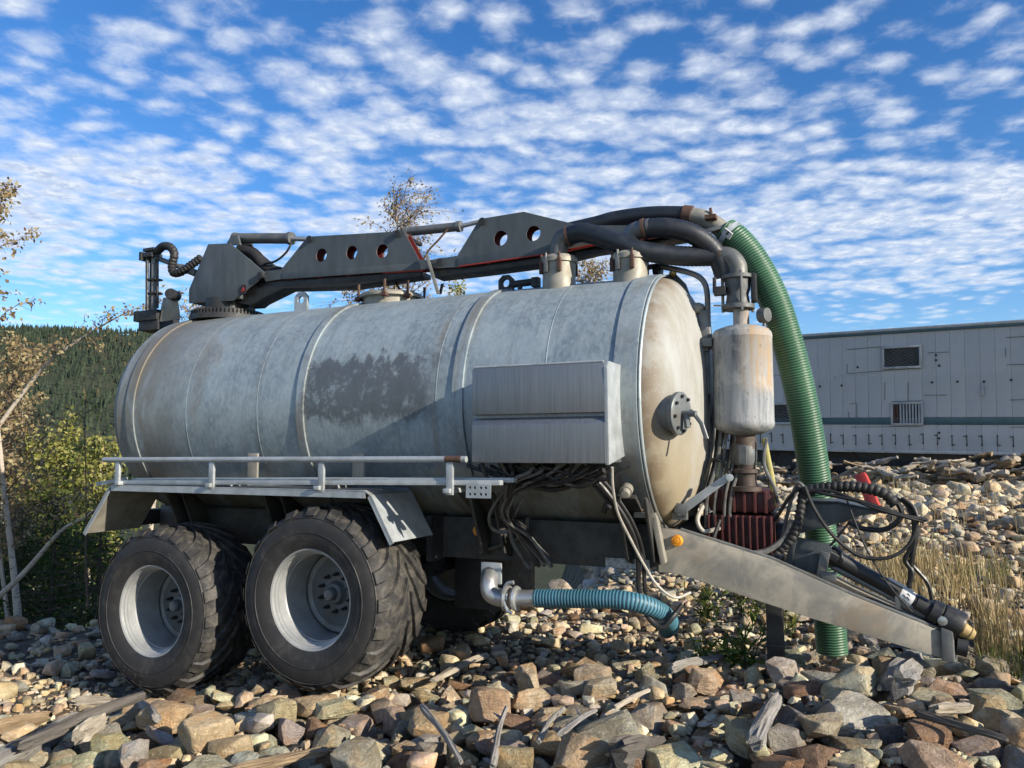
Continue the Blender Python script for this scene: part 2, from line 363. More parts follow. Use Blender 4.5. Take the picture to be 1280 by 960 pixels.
class MB:
    def __init__(s): s.v = []; s.f = []; s.mi = []
    def add(s, vs_, fs, m=0):
        o = len(s.v); s.v += [tuple(p) for p in vs_]
        for f in fs: s.f.append(tuple(i+o for i in f)); s.mi.append(m)
        return s
    def box(s, c, d, rot=None, m=0):
        hx, hy, hz = d[0]/2, d[1]/2, d[2]/2; c = Vector(c)
        V = [Vector((x, y, z)) for x in (-hx, hx) for y in (-hy, hy) for z in (-hz, hz)]
        if rot is not None:
            if not isinstance(rot, Matrix): rot = Matrix.Rotation(rot[2], 3, 'Z') @ Matrix.Rotation(rot[1], 3, 'Y') @ Matrix.Rotation(rot[0], 3, 'X')
            V = [rot @ q for q in V]
        return s.add([c+q for q in V], [(0, 1, 3, 2), (4, 6, 7, 5), (0, 4, 5, 1), (2, 3, 7, 6), (0, 2, 6, 4), (1, 5, 7, 3)], m)
    def prism(s, poly, y0, y1, m=0, plane='xz'):
        n = len(poly)
        mk = (lambda p, y: (p[0], y, p[1])) if plane == 'xz' else ((lambda p, y: (y, p[0], p[1])) if plane == 'yz' else (lambda p, y: (p[0], p[1], y)))
        V = [mk(p, y0) for p in poly] + [mk(p, y1) for p in poly]
        F = [tuple(range(n)), tuple(range(2*n-1, n-1, -1))] + [(i, i+n, (i+1) % n+n, (i+1) % n) for i in range(n)]
        return s.add(V, F, m)
    def hexa(s, q0, q1, m=0):
        """solid between two quads"""
        n = len(q0); return s.add(list(q0)+list(q1), [tuple(range(n)), tuple(range(2*n-1, n-1, -1))] + [(i, i+n, (i+1) % n+n, (i+1) % n) for i in range(n)], m)
    def tube(s, path, r, seg=10, caps=True, m=0, rfun=None, flat=1.):
        P = [Vector(p) for p in path]; n = len(P); V = []; F = []
        T = [(P[min(i+1, n-1)]-P[max(i-1, 0)]).normalized() for i in range(n)]
        up = Vector((0, 0, 1)) if abs(T[0].z) < .9 else Vector((1, 0, 0)); nrm = (up - T[0]*up.dot(T[0])).normalized()
        for i in range(n):
            if i:
                q = T[i-1].rotation_difference(T[i]); nrm = q @ nrm; nrm = (nrm - T[i]*nrm.dot(T[i])).normalized()
            bn = T[i].cross(nrm); rr = rfun(i/(n-1), i) if rfun else r
            for j in range(seg):
                a = 2*PI*j/seg; V.append(P[i] + nrm*(math.cos(a)*rr) + bn*(math.sin(a)*rr*flat))
        for i in range(n-1):
            for j in range(seg): F.append((i*seg+j, i*seg+(j+1) % seg, (i+1)*seg+(j+1) % seg, (i+1)*seg+j))
        if caps: F += [tuple(range(seg-1, -1, -1)), tuple(range((n-1)*seg, n*seg))]
        return s.add(V, F, m)
    def cyl(s, a, b, r0, r1=None, seg=20, m=0): return s.tube([a, b], r0, seg, True, m, rfun=lambda t, i: r0 if i == 0 else (r0 if r1 is None else r1))
    def lathe(s, prof, origin, axis, seg=32, m=0, close=True):
        """prof: (radius, along)"""
        ax = Vector(axis).normalized(); up = Vector((0, 0, 1)) if abs(ax.z) < .9 else Vector((1, 0, 0))
        e1 = (up-ax*up.dot(ax)).normalized(); e2 = ax.cross(e1); o = Vector(origin); V = []; F = []; n = len(prof)
        for r_, h_ in prof:
            for j in range(seg):
                a = 2*PI*j/seg; V.append(o + ax*h_ + (e1*math.cos(a)+e2*math.sin(a))*max(r_, 1e-4))
        for i in range(n-1):
            for j in range(seg): F.append((i*seg+j, i*seg+(j+1) % seg, (i+1)*seg+(j+1) % seg, (i+1)*seg+j))
        if close: F += [tuple(range(seg-1, -1, -1)), tuple(range((n-1)*seg, n*seg))]
        return s.add(V, F, m)
    def build(s, name, mat, parent=None, bev=0, ang=38, smooth=True, seg=2, fix=True):
        me = bpy.data.meshes.new(name); me.from_pydata(s.v, [], s.f)
        mats = mat if isinstance(mat, (list, tuple)) else [mat]
        for q in mats: me.materials.append(MATS[q])
        if len(mats) > 1: me.polygons.foreach_set('material_index', s.mi)
        if bev or fix:
            bm = bmesh.new(); bm.from_mesh(me)
            if fix: bmesh.ops.recalc_face_normals(bm, faces=bm.faces)
            if bev:
                es = [e for e in bm.edges if len(e.link_faces) == 2 and e.calc_face_angle(0) > R(25)]
                bmesh.ops.bevel(bm, geom=es, offset=bev, segments=seg, profile=.6, affect='EDGES', clamp_overlap=True)
            bm.to_mesh(me); bm.free()
        if smooth:
            me.polygons.foreach_set('use_smooth', [True]*len(me.polygons)); me.set_sharp_from_angle(angle=R(ang))
        o = bpy.data.objects.new(name, me); COL.objects.link(o)
        if parent: o.parent = parent
        return o
def plate(name, mat, parent, outer, holes, y, th):
    """flat plate in the x-z plane with round holes"""
    cu = bpy.data.curves.new('tmp', 'CURVE'); cu.dimensions = '2D'; cu.fill_mode = 'BOTH'; cu.extrude = th/2
    for poly in [outer] + [[(h[0]+h[2]*math.cos(2*PI*i/24), h[1]+h[2]*math.sin(2*PI*i/24)) for i in range(24)] for h in holes]:
        sp = cu.splines.new('POLY'); sp.points.add(len(poly)-1); sp.use_cyclic_u = True
        for p_, q in zip(sp.points, poly): p_.co = (q[0], q[1], 0, 1)
    t = bpy.data.objects.new('tmp', cu); COL.objects.link(t)
    me = bpy.data.meshes.new_from_object(t.evaluated_get(bpy.context.evaluated_depsgraph_get())); bpy.data.objects.remove(t)
    me.name = name; me.transform(Matrix.Rotation(PI/2, 4, 'X')); me.transform(Matrix.Translation((0, y, 0)))
    me.materials.clear(); me.materials.append(MATS[mat])
    o = bpy.data.objects.new(name, me); COL.objects.link(o); o.parent = parent
    return o
def tag(o, label=None, cat=None, group=None, kind=None):
    for k_, v_ in (('label', label), ('category', cat), ('group', group), ('kind', kind)):
        if v_: o[k_] = v_
    return o
def empty(name, loc=(0, 0, 0), rz=0):
    o = bpy.data.objects.new(name, None); COL.objects.link(o); o.location = loc; o.rotation_euler = (0, 0, rz); o.empty_display_size = .2; return o
def sub(a, b): return Vector(a)-Vector(b)

# ================================================================== the setting: terrain
def sst(a, b, x): t = np.clip((np.asarray(x, float)-a)/(b-a), 0, 1); return t*t*(3-2*t)
def fbm2(x, y, s, seed=0.):
    x = np.asarray(x, float)/s; y = np.asarray(y, float)/s
    return (np.sin(x*1.7+seed)*np.cos(y*1.3-seed*.7)+.5*np.sin(x*3.9-y*2.7+seed*2)+.25*np.sin(x*7.3+y*6.1+1+seed))/1.75
def h(x, y):
    x = np.asarray(x, float); y = np.asarray(y, float)
    near = np.where(x > 0, .07, .055)*np.clip(x, -3.0, 11) - .08*np.clip(-1.6-x, 0, 1.3)
    near = near + .017*np.clip(y-6, 0, 20)*sst(0, 6, x) + .03*fbm2(x, y, 1.1) - .09*sst(12, 9, y)
    edge = y-9.1-.25*np.sin(x*1.3); left = sst(3.5, -1.5, x)
    near = near - left*.55*np.clip(edge, 0, 30)
    far = sst(24, 70, y)
    ridge = 190*(1-.32*sst(-250, 250, x))*(1+.03*fbm2(x, y, 160., 2.)+.02*fbm2(x, y, 60, 1.))
    hill = -16 + (ridge+16)*sst(120, 1500, y+.25*np.abs(x))**1.0
    hill = np.where(y > 0, hill, -16)
    lat = sst(16, 60, np.abs(x)); back = sst(6, 60, -y)
    out = near*(1-far)+hill*far
    return out*(1-np.maximum(lat, back)*(1-far)) + np.maximum(lat, back)*(1-far)*(-4)
def hf(x, y): return float(h(x, y))
def warp_axis(n, near, step, far):
    a = np.arange(0, near, step); k = np.geomspace(step*1.3, far-near, n); return np.concatenate([a, near+k])
ax_p = warp_axis(46, 11, .16, 2600); xs = np.concatenate([-ax_p[:0:-1], ax_p]); ys = np.concatenate([-warp_axis(14, 2, .5, 400)[:0:-1], warp_axis(64, 13, .16, 3400)])
GX, GY = np.meshgrid(xs, ys); GZ = h(GX, GY)
nx, ny = len(xs), len(ys)
I = np.arange(nx*ny).reshape(ny, nx)
F = np.stack([I[:-1, :-1], I[:-1, 1:], I[1:, 1:], I[1:, :-1]], -1).reshape(-1, 4)
def np_mesh(name, V, F, mats, parent=None, smooth=False, face_val=None, face_col=None):
    me = bpy.data.meshes.new(name); k = F.shape[1]
    me.vertices.add(len(V)); me.vertices.foreach_set('co', np.asarray(V, np.float32).ravel())
    me.loops.add(F.size); me.loops.foreach_set('vertex_index', F.astype(np.int32).ravel())
    me.polygons.add(len(F)); me.polygons.foreach_set('loop_start', np.arange(0, F.size, k, dtype=np.int32))
    for q in (mats if isinstance(mats, (list, tuple)) else [mats]): me.materials.append(MATS[q])
    me.update(calc_edges=True)
    if smooth: me.polygons.foreach_set('use_smooth', np.ones(len(F), bool))
    if face_val is not None:
        at = me.attributes.new('Col', 'FLOAT', 'FACE'); at.data.foreach_set('value', np.asarray(face_val, np.float32))
    if face_col is not None:
        at = me.attributes.new('Col', 'FLOAT_COLOR', 'POINT'); at.data.foreach_set('color', np.asarray(face_col, np.float32).ravel())
    o = bpy.data.objects.new(name, me); COL.objects.link(o)
    if parent: o.parent = parent
    return o
tag(np_mesh('ground', np.stack([GX, GY, GZ], -1).reshape(-1, 3), F, 'ground', smooth=True), 'dark soil of the stony bank, the valley floor and the far hill', 'ground', kind='structure')

# far spruce forest on the hillside: one mass
def forest():
    n = 42000; y = 190 + 1450*rng.random(n)**.8; x = y*(-1.05+1.6*rng.random(n)**1.5)
    keep = rng.random(n) > .85*sst(.15, .5, fbm2(x, y, 70., 4.)); x, y = x[keep], y[keep]; n = len(x)
    z = h(x, y)-1; ht = (3.2+7.0*rng.random(n)**1.6)*(.75+.45*sst(200, 900, y)); r = ht*(.13+.14*rng.random(n)**2); ph = rng.random(n)*6.28
    V = []; Fc = []; k = 7
    for lo, hi, rs in ((.1, .72, 1.), (.45, 1., .62)):
        a = np.arange(k)*2*PI/k
        ring = np.stack([x[:, None]+r[:, None]*rs*np.cos(a+ph[:, None])*(.75+.5*rng.random((n, k))), y[:, None]+r[:, None]*rs*np.sin(a+ph[:, None])*(.75+.5*rng.random((n, k))), np.repeat((z+ht*lo)[:, None], k, 1)], -1)
        tip = np.stack([x, y, z+ht*hi], -1)[:, None]
        base = len(V) and sum(len(q) for q in V)
        V.append(np.concatenate([ring, tip], 1).reshape(-1, 3)); o = base+np.arange(n)[:, None]*(k+1); j = np.arange(k)
        Fc.append(np.stack([o+j, o+(j+1) % k, np.repeat(o+k, k, 1)], -1).reshape(-1, 3))
    val = np.tile(np.repeat(rng.random(n), k), 2)
    tag(np_mesh('forest', np.concatenate(V), np.concatenate(Fc), 'forest', face_val=val), 'dark green spruce forest covering the far hillside', 'forest', kind='stuff')
forest()

# ================================================================== the white site trailer
def trailer():
    t = empty('site_trailer'); t.matrix_world = Matrix(((.79966, .6, .01891, 7.5625), (-.59999, .8, -.01419, 20.0084), (-.02365, 0, .99972, 2.4386), (0, 0, 0, 1)))
    tag(t, 'long white panelled site trailer with a teal stripe, standing behind the green hose', 'trailer')
    s0, s1 = -6.5, 9.1; top, bot = (0.020,2.224)[1], (2.554,-0.728)[1]
    MB().box(((s0+s1)/2, 1.30, (top+bot)/2), (s1-s0-.02, 2.5, top-bot-.04)).build('body', 'trailer_frame', t, .03)
    MB().box(((s0+s1)/2, 1.28, top+.03), (s1-s0+.1, 2.66, .07)).build('roof_edge', 'trailer_frame', t, .015)
    MB().box(((s0+s1)/2, -.012, top-.03), (s1-s0, .05, .07)).build('cornice', 'teal_stripe', t, .008)
    w = .3; n = int((s1-s0)/w)
    def pan(z0, z1, nm, y):
        m = MB().box((0, 0, 0), (w-.0025, .03, z1-z0)); proto = m.build(nm, 'trailer_panel', t, .004, seg=1)
        for i in range(n):
            o = proto if i == 0 else proto.copy()
            if i: COL.objects.link(o); o.parent = t
            o.location = (s0+w*(i+.5), y+random.uniform(-.004, .004), (z0+z1)/2)
    pan(.1, top-.07, 'wall_panel', .02); pan(bot+.03, -.075, 'skirt_panel', .012)
    MB().box(((s0+s1)/2, -.004, .012), (s1-s0, .03, .155)).build('stripe', 'teal_stripe', t, .004)
    MB().box(((s0+s1)/2, -.012, bot), (s1-s0, .07, .07)).build('bottom_rail', 'trailer_frame', t, .008)
    # dark skirt seams with latches
    lat = MB().box((0, 0, 0), (.014, .02, .26)).box((.03, -.006, -.10), (.07, .02, .018)).box((0, -.003, .1), (.028, .025, .03)).build('latch', 'trailer_dark', t)
    for i in range(n):
        o = lat if i == 0 else lat.copy()
        if i: COL.objects.link(o); o.parent = t
        o.location = (s0+w*i, -.012, (bot-.075)/2+random.uniform(-.05, 0)); o.rotation_euler = (0, PI if i % 3 else 0, 0)
    def window(a, b, kind):
        x0, z0 = a; x1, z1 = b; cx, cz = (x0+x1)/2, (z0+z1)/2; W, Hh = x1-x0, z1-z0
        f = MB(); fr = .055
        for q in ((cx, z1+fr/2, W+2*fr, fr), (cx, z0-fr/2, W+2*fr, fr), (x0-fr/2, cz, fr, Hh), (x1+fr/2, cz, fr, Hh)): f.box((q[0], -.03, q[1]), (q[2], .06, q[3]))
        win = f.build('window', 'trailer_frame', t, .006)
        MB().box((cx, -.004, cz), (W, .02, Hh)).build('pane', 'glass_dark', win)
        g = MB()
        if kind == 'mesh':
            for sgn in (1, -1):
                k = int(W/.13)+6
                for i in range(-6, k):
                    xa = x0+i*.13; pts = []
                    for q in np.linspace(0, 1, 7):
                        xx = xa+q*Hh*1.75 if sgn > 0 else xa+Hh*1.75-q*Hh*1.75
                        if x0 <= xx <= x1: pts.append((xx, -.035, z0+q*Hh))
                    if len(pts) > 1: g.tube([pts[0], pts[-1]], .006, 5)
            g.build('wire_mesh', 'mid_metal', win)
        else:
            k = 9
            for i in range(k):
                bar = MB().box((x0+W*(i+.5)/k, -.04, cz), (W/k*.52, .025, Hh+.06)); bar.build('bar', 'rust' if i < 2 else 'trailer_frame', win)
    window((1.988,1.338), (2.754,1.789), 'mesh'); window((2.163,-0.039), (2.763,0.421), 'bars'); window((-0.896,-0.021), (-0.221,0.441), 'mesh')
    # sealed door joints, drip rails, bolts and a worn dark scuff
    def strip(a, b, wd=.013):
        a, b = Vector((a[0], -.008, a[1])), Vector((b[0], -.008, b[1])); MB().tube([a, b], wd/2, 5).build('joint_strip', 'mid_metal', t)
    for a, b in (((1.122,1.823), (1.996,1.853)), ((1.114,1.213), (2.762,1.286)), ((1.118,1.457), (1.114,1.213)), ((1.162,0.443), (1.332,0.461)), ((1.331,0.440), (1.325,-0.000)), ((2.136,0.488), (2.782,0.497)), ((4.527,1.905), (5.008,1.909)), ((4.527,1.285), (4.992,1.282)), ((4.553,0.486), (4.972,0.497)), ((2.836,0.630), (3.305,0.621)), ((2.940,1.643), (3.375,1.639)), ((1.192,-0.140), (2.737,-0.115)), ((4.538,-0.126), (4.956,-0.124)), ((1.140,0.242), (1.138,0.060)), ((4.505,1.668), (4.501,1.468)), ((1.982,0.963), (1.976,0.530)), ((2.496,0.947), (2.489,0.521)), ((-0.846,1.244), (-0.570,1.234))): strip(a, b)
    for q in ((3.107,1.577), (3.105,1.462), (3.170,1.326), (3.011,0.932), (3.541,0.934), (4.069,0.917), (4.594,0.937), (1.362,1.365), (0.977,0.913), (0.450,0.907), (3.138,-0.264), (3.136,-0.395)):
        MB().lathe([(.0, -.03), (.022, -.028), (.028, -.012), (.028, .0)], (q[0], 0, q[1]), (0, 1, 0), 8).build('bolt', 'trailer_dark', t)
    sm = MB()
    for i, q in enumerate(((0.825,1.121), (0.941,1.158), (1.056,1.154), (1.171,1.170), (1.303,1.166), (1.472,1.179))): sm.box((q[0], .003, q[1]), (.09, .006, .05 if i % 2 else .08), (0, random.uniform(-.3, .3), 0))
    sm.build('scuff_mark', 'trailer_frame', t)['kind'] = 'stuff'
    q = (4.033,0.716); MB().box((q[0], -.02, q[1]), (.07, .05, .26)).build('vent_cover', 'trailer_frame', t, .01)
    # chassis, axle with wheels, jack legs
    MB().box(((s0+s1)/2, .25, bot-.2), (s1-s0, .12, .32)).box(((s0+s1)/2, 2.2, bot-.2), (s1-s0, .12, .32)).build('chassis', 'trailer_dark', t, .01)
    for sxx in (.9, -.3):
        for yy in (.3, 2.2):
            MB().lathe([(.1, -.13), (.27, -.14), (.30, -.12), (.46, -.14), (.5, -.09), (.5, .09), (.46, .14), (.27, .14)], (sxx, yy, bot-.42), (0, 1, 0), 28).build('wheel', 'rubber', t)
    for sxx in (-5, 6.6, 8.6): MB().box((sxx, .35, bot-.6), (.12, .12, .9)).box((sxx, .35, bot-1.05), (.35, .35, .05)).build('jack_leg', 'trailer_dark', t)
    return t
trailer()

# ================================================================== trees
def leaves(name, mat, parent, C, size, val=None, aspect=.62, droop=0.):
    C = np.asarray(C, float); n = len(C)
    q = rng.normal(size=(n, 3)); q[:, 2] -= droop; q /= np.linalg.norm(q, axis=1)[:, None]
    r_ = rng.normal(size=(n, 3)); w = np.cross(q, r_); w /= np.linalg.norm(w, axis=1)[:, None]
    s = (size*(.6+.8*rng.random(n)))[:, None]; nn = np.cross(q, w)
    V = np.stack([C, C+q*s*.5+w*s*aspect*.5+nn*s*.06, C+q*s, C+q*s*.5-w*s*aspect*.5+nn*s*.06], 1).reshape(-1, 3)
    F = np.arange(n*4).reshape(n, 4)
    return np_mesh(name, V, F, mat, parent, face_val=rng.random(n) if val is None else val)
def grow(path, r0, nb, blen, spread, up, tw, rn, t0=.25, tips=None):
    """trunk path with branches and twigs; returns wood builder, twig points"""
    P = smooth_path(path, 6); m = MB(); tm = MB(); n = len(P)
    m.tube(P, r0, 8, rfun=lambda t, i: max(.006, r0*(1-t)**.8))
    pts = []
    for b in range(nb):
        t = t0+(1-t0)*(b+rn.random())/nb; i = min(int(t*(n-1)), n-2); p = P[i].lerp(P[i+1], t*(n-1)-i)
        ax = (P[i+1]-P[i]).normalized(); d = Vector((rn.gauss(0, 1), rn.gauss(0, 1), rn.gauss(0, .3))); d = (d-ax*d.dot(ax)).normalized()
        d = (d*spread+ax*up+Vector((0, 0, up*.4))).normalized(); L_ = blen*(1.15-t*.8)*rn.uniform(.6, 1.2)
        Q = [p]; k = 6
        for j in range(k):
            d = (d+Vector((rn.gauss(0, .16), rn.gauss(0, .16), rn.gauss(0, .12)-.03*j))).normalized(); Q.append(Q[-1]+d*L_/k)
        tm.tube(Q, .01, 5, False, rfun=lambda u, i_: max(.0022, .30*r0*(1-t*.6)*(1-u)))
        for j in range(1, k+1):
            for _ in range(tw):
                e = (d+Vector((rn.gauss(0, .8), rn.gauss(0, .8), rn.gauss(0, .6)))).normalized(); l2 = L_*rn.uniform(.12, .34)
                a = Q[j-1].lerp(Q[j], rn.random()); mid = a+e*l2*.5+Vector((0, 0, rn.gauss(0, .02))); end = a+e*l2+Vector((0, 0, -.05*l2))
                tm.tube([a, mid, end], .003, 3, False, rfun=lambda u, i_: .0032*(1-.5*u))
                for f in (.35, .6, .8, 1.): pts.append(a.lerp(end, f))
    return m, tm, pts
TREES = 'birches around the bank'
def birch(label, path, r0, nb, blen, leaf, nleaf, size=.05, spread=1., up=.5, tw=2, t0=.25, seed=1, scat=.05, name='birch_tree', group=TREES, bark='birch_bark'):
    rn = random.Random(seed); m, tm, pts = grow(path, r0, nb, blen, spread, up, tw, rn, t0)
    e = empty(name, path[0]); inv = Vector(path[0])
    for q in (m, tm): q.v = [tuple(Vector(p)-inv) for p in q.v]
    tr = m.build('trunk', bark, e, fix=False); tm.build('branches', 'twig', tr, fix=False)['kind'] = 'stuff'
    if nleaf:
        idx = rng.integers(0, len(pts), nleaf); C = np.array([tuple(p-inv) for p in pts])[idx]+rng.normal(size=(nleaf, 3))*scat
        leaves('crown', leaf, e, C, size, droop=.6)
    return tag(e, label, 'tree', group)
birch('slender birch at the left edge with white trunk and sparse brown leaves', [(-6.017,9.600,-0.633), (-6.045,9.600,-0.308), (-6.137,9.600,0.278), (-6.331,9.600,1.403), (-6.597,9.700,2.918), (-6.731,9.800,5.097)], .055, 44, 1.35, 'leaf_autumn', 3000, .06, seed=3, tw=3, t0=.42)
birch('thin second birch trunk left of the white birch', [(-6.315,9.900,-0.704), (-6.365,9.900,-0.360), (-6.500,9.900,0.385), (-6.670,9.900,1.701), (-6.777,9.900,2.631)], .036, 12, .7, 'leaf_autumn', 300, .05, seed=4, t0=.5)
birch('bare birch stem leaning right, low beside the rear wheel fender', [(-6.184,9.300,-0.145), (-5.744,9.200,0.234), (-5.278,9.100,0.727), (-4.896,9.000,0.939), (-4.419,8.900,1.329)], .038, 5, .5, 'leaf_yellow', 90, .05, seed=5, t0=.35, tw=1)
birch('long thin birch stem leaning right in front of the forested hill', [(-6.456,9.500,1.797), (-6.073,9.500,2.372), (-5.678,9.400,2.779), (-5.108,9.300,3.132), (-4.581,9.200,3.380), (-4.130,9.200,3.518)], .026, 15, .75, 'leaf_autumn', 330, .05, seed=6, t0=.38, tw=2, up=.9)
birch('reddish sapling standing behind the rear fender', [(-4.863,9.000,-0.132), (-4.917,9.000,0.410), (-4.934,9.000,0.957), (-4.998,9.000,1.883), (-5.007,9.000,2.258)], .014, 8, .3, 'leaf_yellow', 120, .05, seed=7, t0=.35, bark='twig')
for i, (lab, pa, lf) in enumerate((
    ('bushy yellow-green young birch behind the leaning stem', [(-8.196,13.400,-1.003), (-8.195,13.400,0.482), (-8.179,13.400,1.719)], 'leaf_yellow'),
    ('tall leafy young birch in the middle of the thicket', [(-7.681,13.800,-1.083), (-7.822,13.800,0.588), (-7.983,13.800,2.079)], 'leaf_yellow'),
    ('leafy young birch just left of the tank', [(-6.706,13.000,-0.924), (-6.820,13.000,0.385), (-6.963,13.000,1.717)], 'leaf_yellow'),
    ('young birch with yellow leaves at the far left of the thicket', [(-8.693,13.200,-0.964), (-8.679,13.200,0.634), (-8.645,13.200,2.404)], 'leaf_autumn'),
    ('small green birch low in the thicket', [(-7.373,12.600,-0.845), (-7.400,12.600,0.168), (-7.474,12.600,1.066)], 'leaf_green'),
    ('slim yellowing birch rising above the thicket at the left', [(-9.228,14.600,-1.241), (-9.272,14.600,1.124), (-9.357,14.600,3.713)], 'leaf_autumn'),
    ('loose yellow bush beside the leaning stem', [(-7.966,14.800,-1.281), (-8.069,14.800,0.209), (-8.204,14.800,1.727)], 'leaf_yellow'))):
    birch(lab, pa, .024, 26, .95, lf, 1900, .078, seed=20+i, tw=3, t0=.15, up=.8, scat=.08)
birch('autumn birch top rising behind the boom, brown leaves', [(-2.2, 14.2, -2.5), (-2.25, 14.2, 2), (-2.2, 14.1, 4.2), (-2.15, 14, 6.25)], .08, 46, 2.5, 'leaf_autumn', 2200, .055, seed=31, tw=3, t0=.62, up=.8)
birch('autumn birch top showing between the two filler domes', [(1.6, 14.6, -2), (1.6, 14.6, 2), (1.55, 14.5, 4), (1.5, 14.5, 5.25)], .07, 40, 1.4, 'leaf_autumn', 1900, .06, seed=32, tw=3, t0=.5, up=.7)
birch('green treetop just above the tank beside the manhole', [(-1.05, 14.2, -2), (-1.0, 14.2, 2), (-1.0, 14.2, 4.7)], .06, 24, 1.0, 'leaf_yellow', 1400, .06, seed=33, tw=3, t0=.5, up=.7)
birch('low birch top left of the manhole behind the tank', [(-3.3, 14.5, -2), (-3.2, 14.5, 2), (-3.1, 14.5, 4.75)], .06, 24, .8, 'leaf_autumn', 700, .055, seed=34, tw=3, t0=.5, up=.7)
birch('birch with thin twigs behind the rear crane mast', [(-6.2, 13, -3), (-6.0, 13, 1), (-5.7, 13, 3.2), (-5.4, 13, 4.3)], .06, 24, .9, 'leaf_autumn', 500, .055, seed=35, tw=3, t0=.5, up=.6)
def spruce(label, base, ht, rad, seed):
    rn = random.Random(seed); e = empty('spruce_tree', base); m = MB().tube([(0, 0, 0), (0, 0, ht)], .05, 6, rfun=lambda t, i: .05 if i == 0 else .008); tr = m.build('trunk', 'spruce_bark', e, fix=False)
    pts = []; tw = MB()
    for k in range(int(ht/.085)):
        z = .15+k*.085
        for b in range(5):
            a = rn.uniform(0, 6.28); L_ = rad*max(0, 1-z/ht)**.8*rn.uniform(.75, 1.1)+.05; dz = -.12*L_
            tw.tube([(0, 0, z), (math.cos(a)*L_, math.sin(a)*L_, z+dz)], .006, 3, False)
            for q in range(int(10+L_*34)):
                t = rn.random()**.7; pts.append((math.cos(a)*L_*t+rn.gauss(0, .05*t+.012), math.sin(a)*L_*t+rn.gauss(0, .05*t+.012), z+dz*t+rn.gauss(0, .018)))
    tw.build('branches', 'twig', tr, fix=False)['kind'] = 'stuff'; leaves('crown', 'needle', e, pts, .075, aspect=.22)
    return tag(e, label, 'tree', 'small spruces in the thicket')
spruce('small dark spruce low in the thicket under the leaning stem', (-5.991,10.200,-0.725), 1.75, .75, 1)
spruce('small dark spruce beside the rear tyre', (-5.287,10.000,-0.629), 1.7, .7, 2)
spruce('small dark spruce at the left edge between the birch trunks', (-6.676,10.600,-0.870), 1.7, .7, 3)
for i, (lab, pa) in enumerate((
    ('low green bush at the foot of the white birch trunks', [(-6.930,11.200,-1.179), (-7.000,11.200,-0.344), (-7.068,11.200,0.446)]),
    ('low green bush under the bare leaning stem', [(-6.545,11.400,-1.230), (-6.566,11.400,-0.379), (-6.587,11.400,0.482)]),
    ('low green bush half hidden by the rear tyre', [(-5.847,11.000,-1.129), (-5.886,11.000,-0.308), (-5.946,11.000,0.468)]),
    ('low green bush at the left picture edge', [(-7.231,11.000,-1.129), (-7.257,11.000,-0.308), (-7.287,11.000,0.579)]))):
    birch(lab, pa, .016, 26, .85, 'leaf_plant', 1500, .07, seed=50+i, tw=3, t0=.08, up=.6, scat=.08, name='bush', group='low bushes at the edge of the bank', bark='twig')
def undergrowth():
    n = 22000; x = -15+14*rng.random(n); y = 13.5+9*rng.random(n); z = h(x, y)+2.7*rng.random(n)**.7*(.45+.55*np.abs(fbm2(x, y, .9)))+.25*(y-11)
    C = np.stack([x, y, z], -1); v = np.clip(.35+.3*fbm2(x, y, 1.5, 3.)+.35*rng.random(n), 0, 1)
    tag(leaves('undergrowth', 'leaf_green', None, C, .075, v), 'dense autumn undergrowth of yellow-green leaves below the bank', 'undergrowth', kind='stuff')
undergrowth()

# ================================================================== the slurry tanker
TK = empty('slurry_tanker', (-.9032, 6.6981, 0), -A)
tag(TK, 'galvanised two-axle slurry tanker with a folded grey boom on top, parked on the stones', 'slurry tanker')
ZC, RT = 2.02, .945
def xz(*ps): return [(p[0], p[2]) for p in ps]
def part(m, name, mat, parent=None, bev=0, **k): return m.build(name, mat, parent or TK, bev, **k)
# ---- tank shell, welded bands, dished ends
shell = part(MB().lathe([(RT, u) for u in (-2.46, -2.38, -1.6, -.8, 0, .8, 1.6, 2.26)], (0, 0, ZC), (1, 0, 0), 96, close=False), 'tank_shell', 'tank', ang=60)
def dish(u0, depth, s): return [(RT*.985, u0-s*.04), (RT*.985, u0)] + [(RT*.98*math.sqrt(max(0, 1-t*t))**.92 if t < 1 else 0.0, u0+s*depth*t) for t in np.linspace(.12, 1, 16)]
part(MB().lathe(dish(-2.46, .36, -1), (0, 0, ZC), (1, 0, 0), 80, close=False), 'rear_dish', 'tank', ang=60)
fd = part(MB().lathe(dish(2.30, .31, 1), (0, 0, ZC), (1, 0, 0), 80, close=False), 'front_dish', 'dish', ang=60)
for u, wd, t, m in ((-2.29, .10, .012, 'tank'), (-.40, .075, .014, 'tank'), (1.0, .09, .015, 'tank'), (2.22, .16, .012, 'tank')):
    part(MB().lathe([(RT-.01, u-wd/2), (RT+t*.9, u-wd/2+.001), (RT+t, u-wd/2+.004), (RT+t, u+wd/2-.004), (RT+t*.9, u+wd/2-.001), (RT-.01, u+wd/2)], (0, 0, ZC), (1, 0, 0), 96, close=False), 'band', m, shell, ang=15)
for u in (-1.62, -.84, .82, 1.66, 2.312):
    part(MB().lathe([(RT-.004, u-.007), (RT+.0012, u-.0035), (RT+.002, u), (RT+.0012, u+.0035), (RT-.004, u+.007)] if u < 2 else [(RT-.008, u-.012), (RT+.004, u-.006), (RT+.006, u), (RT+.004, u+.006), (RT-.008, u+.012)], (0, 0, ZC), (1, 0, 0), 96, close=False), 'weld_seam', 'tank', shell, ang=60)
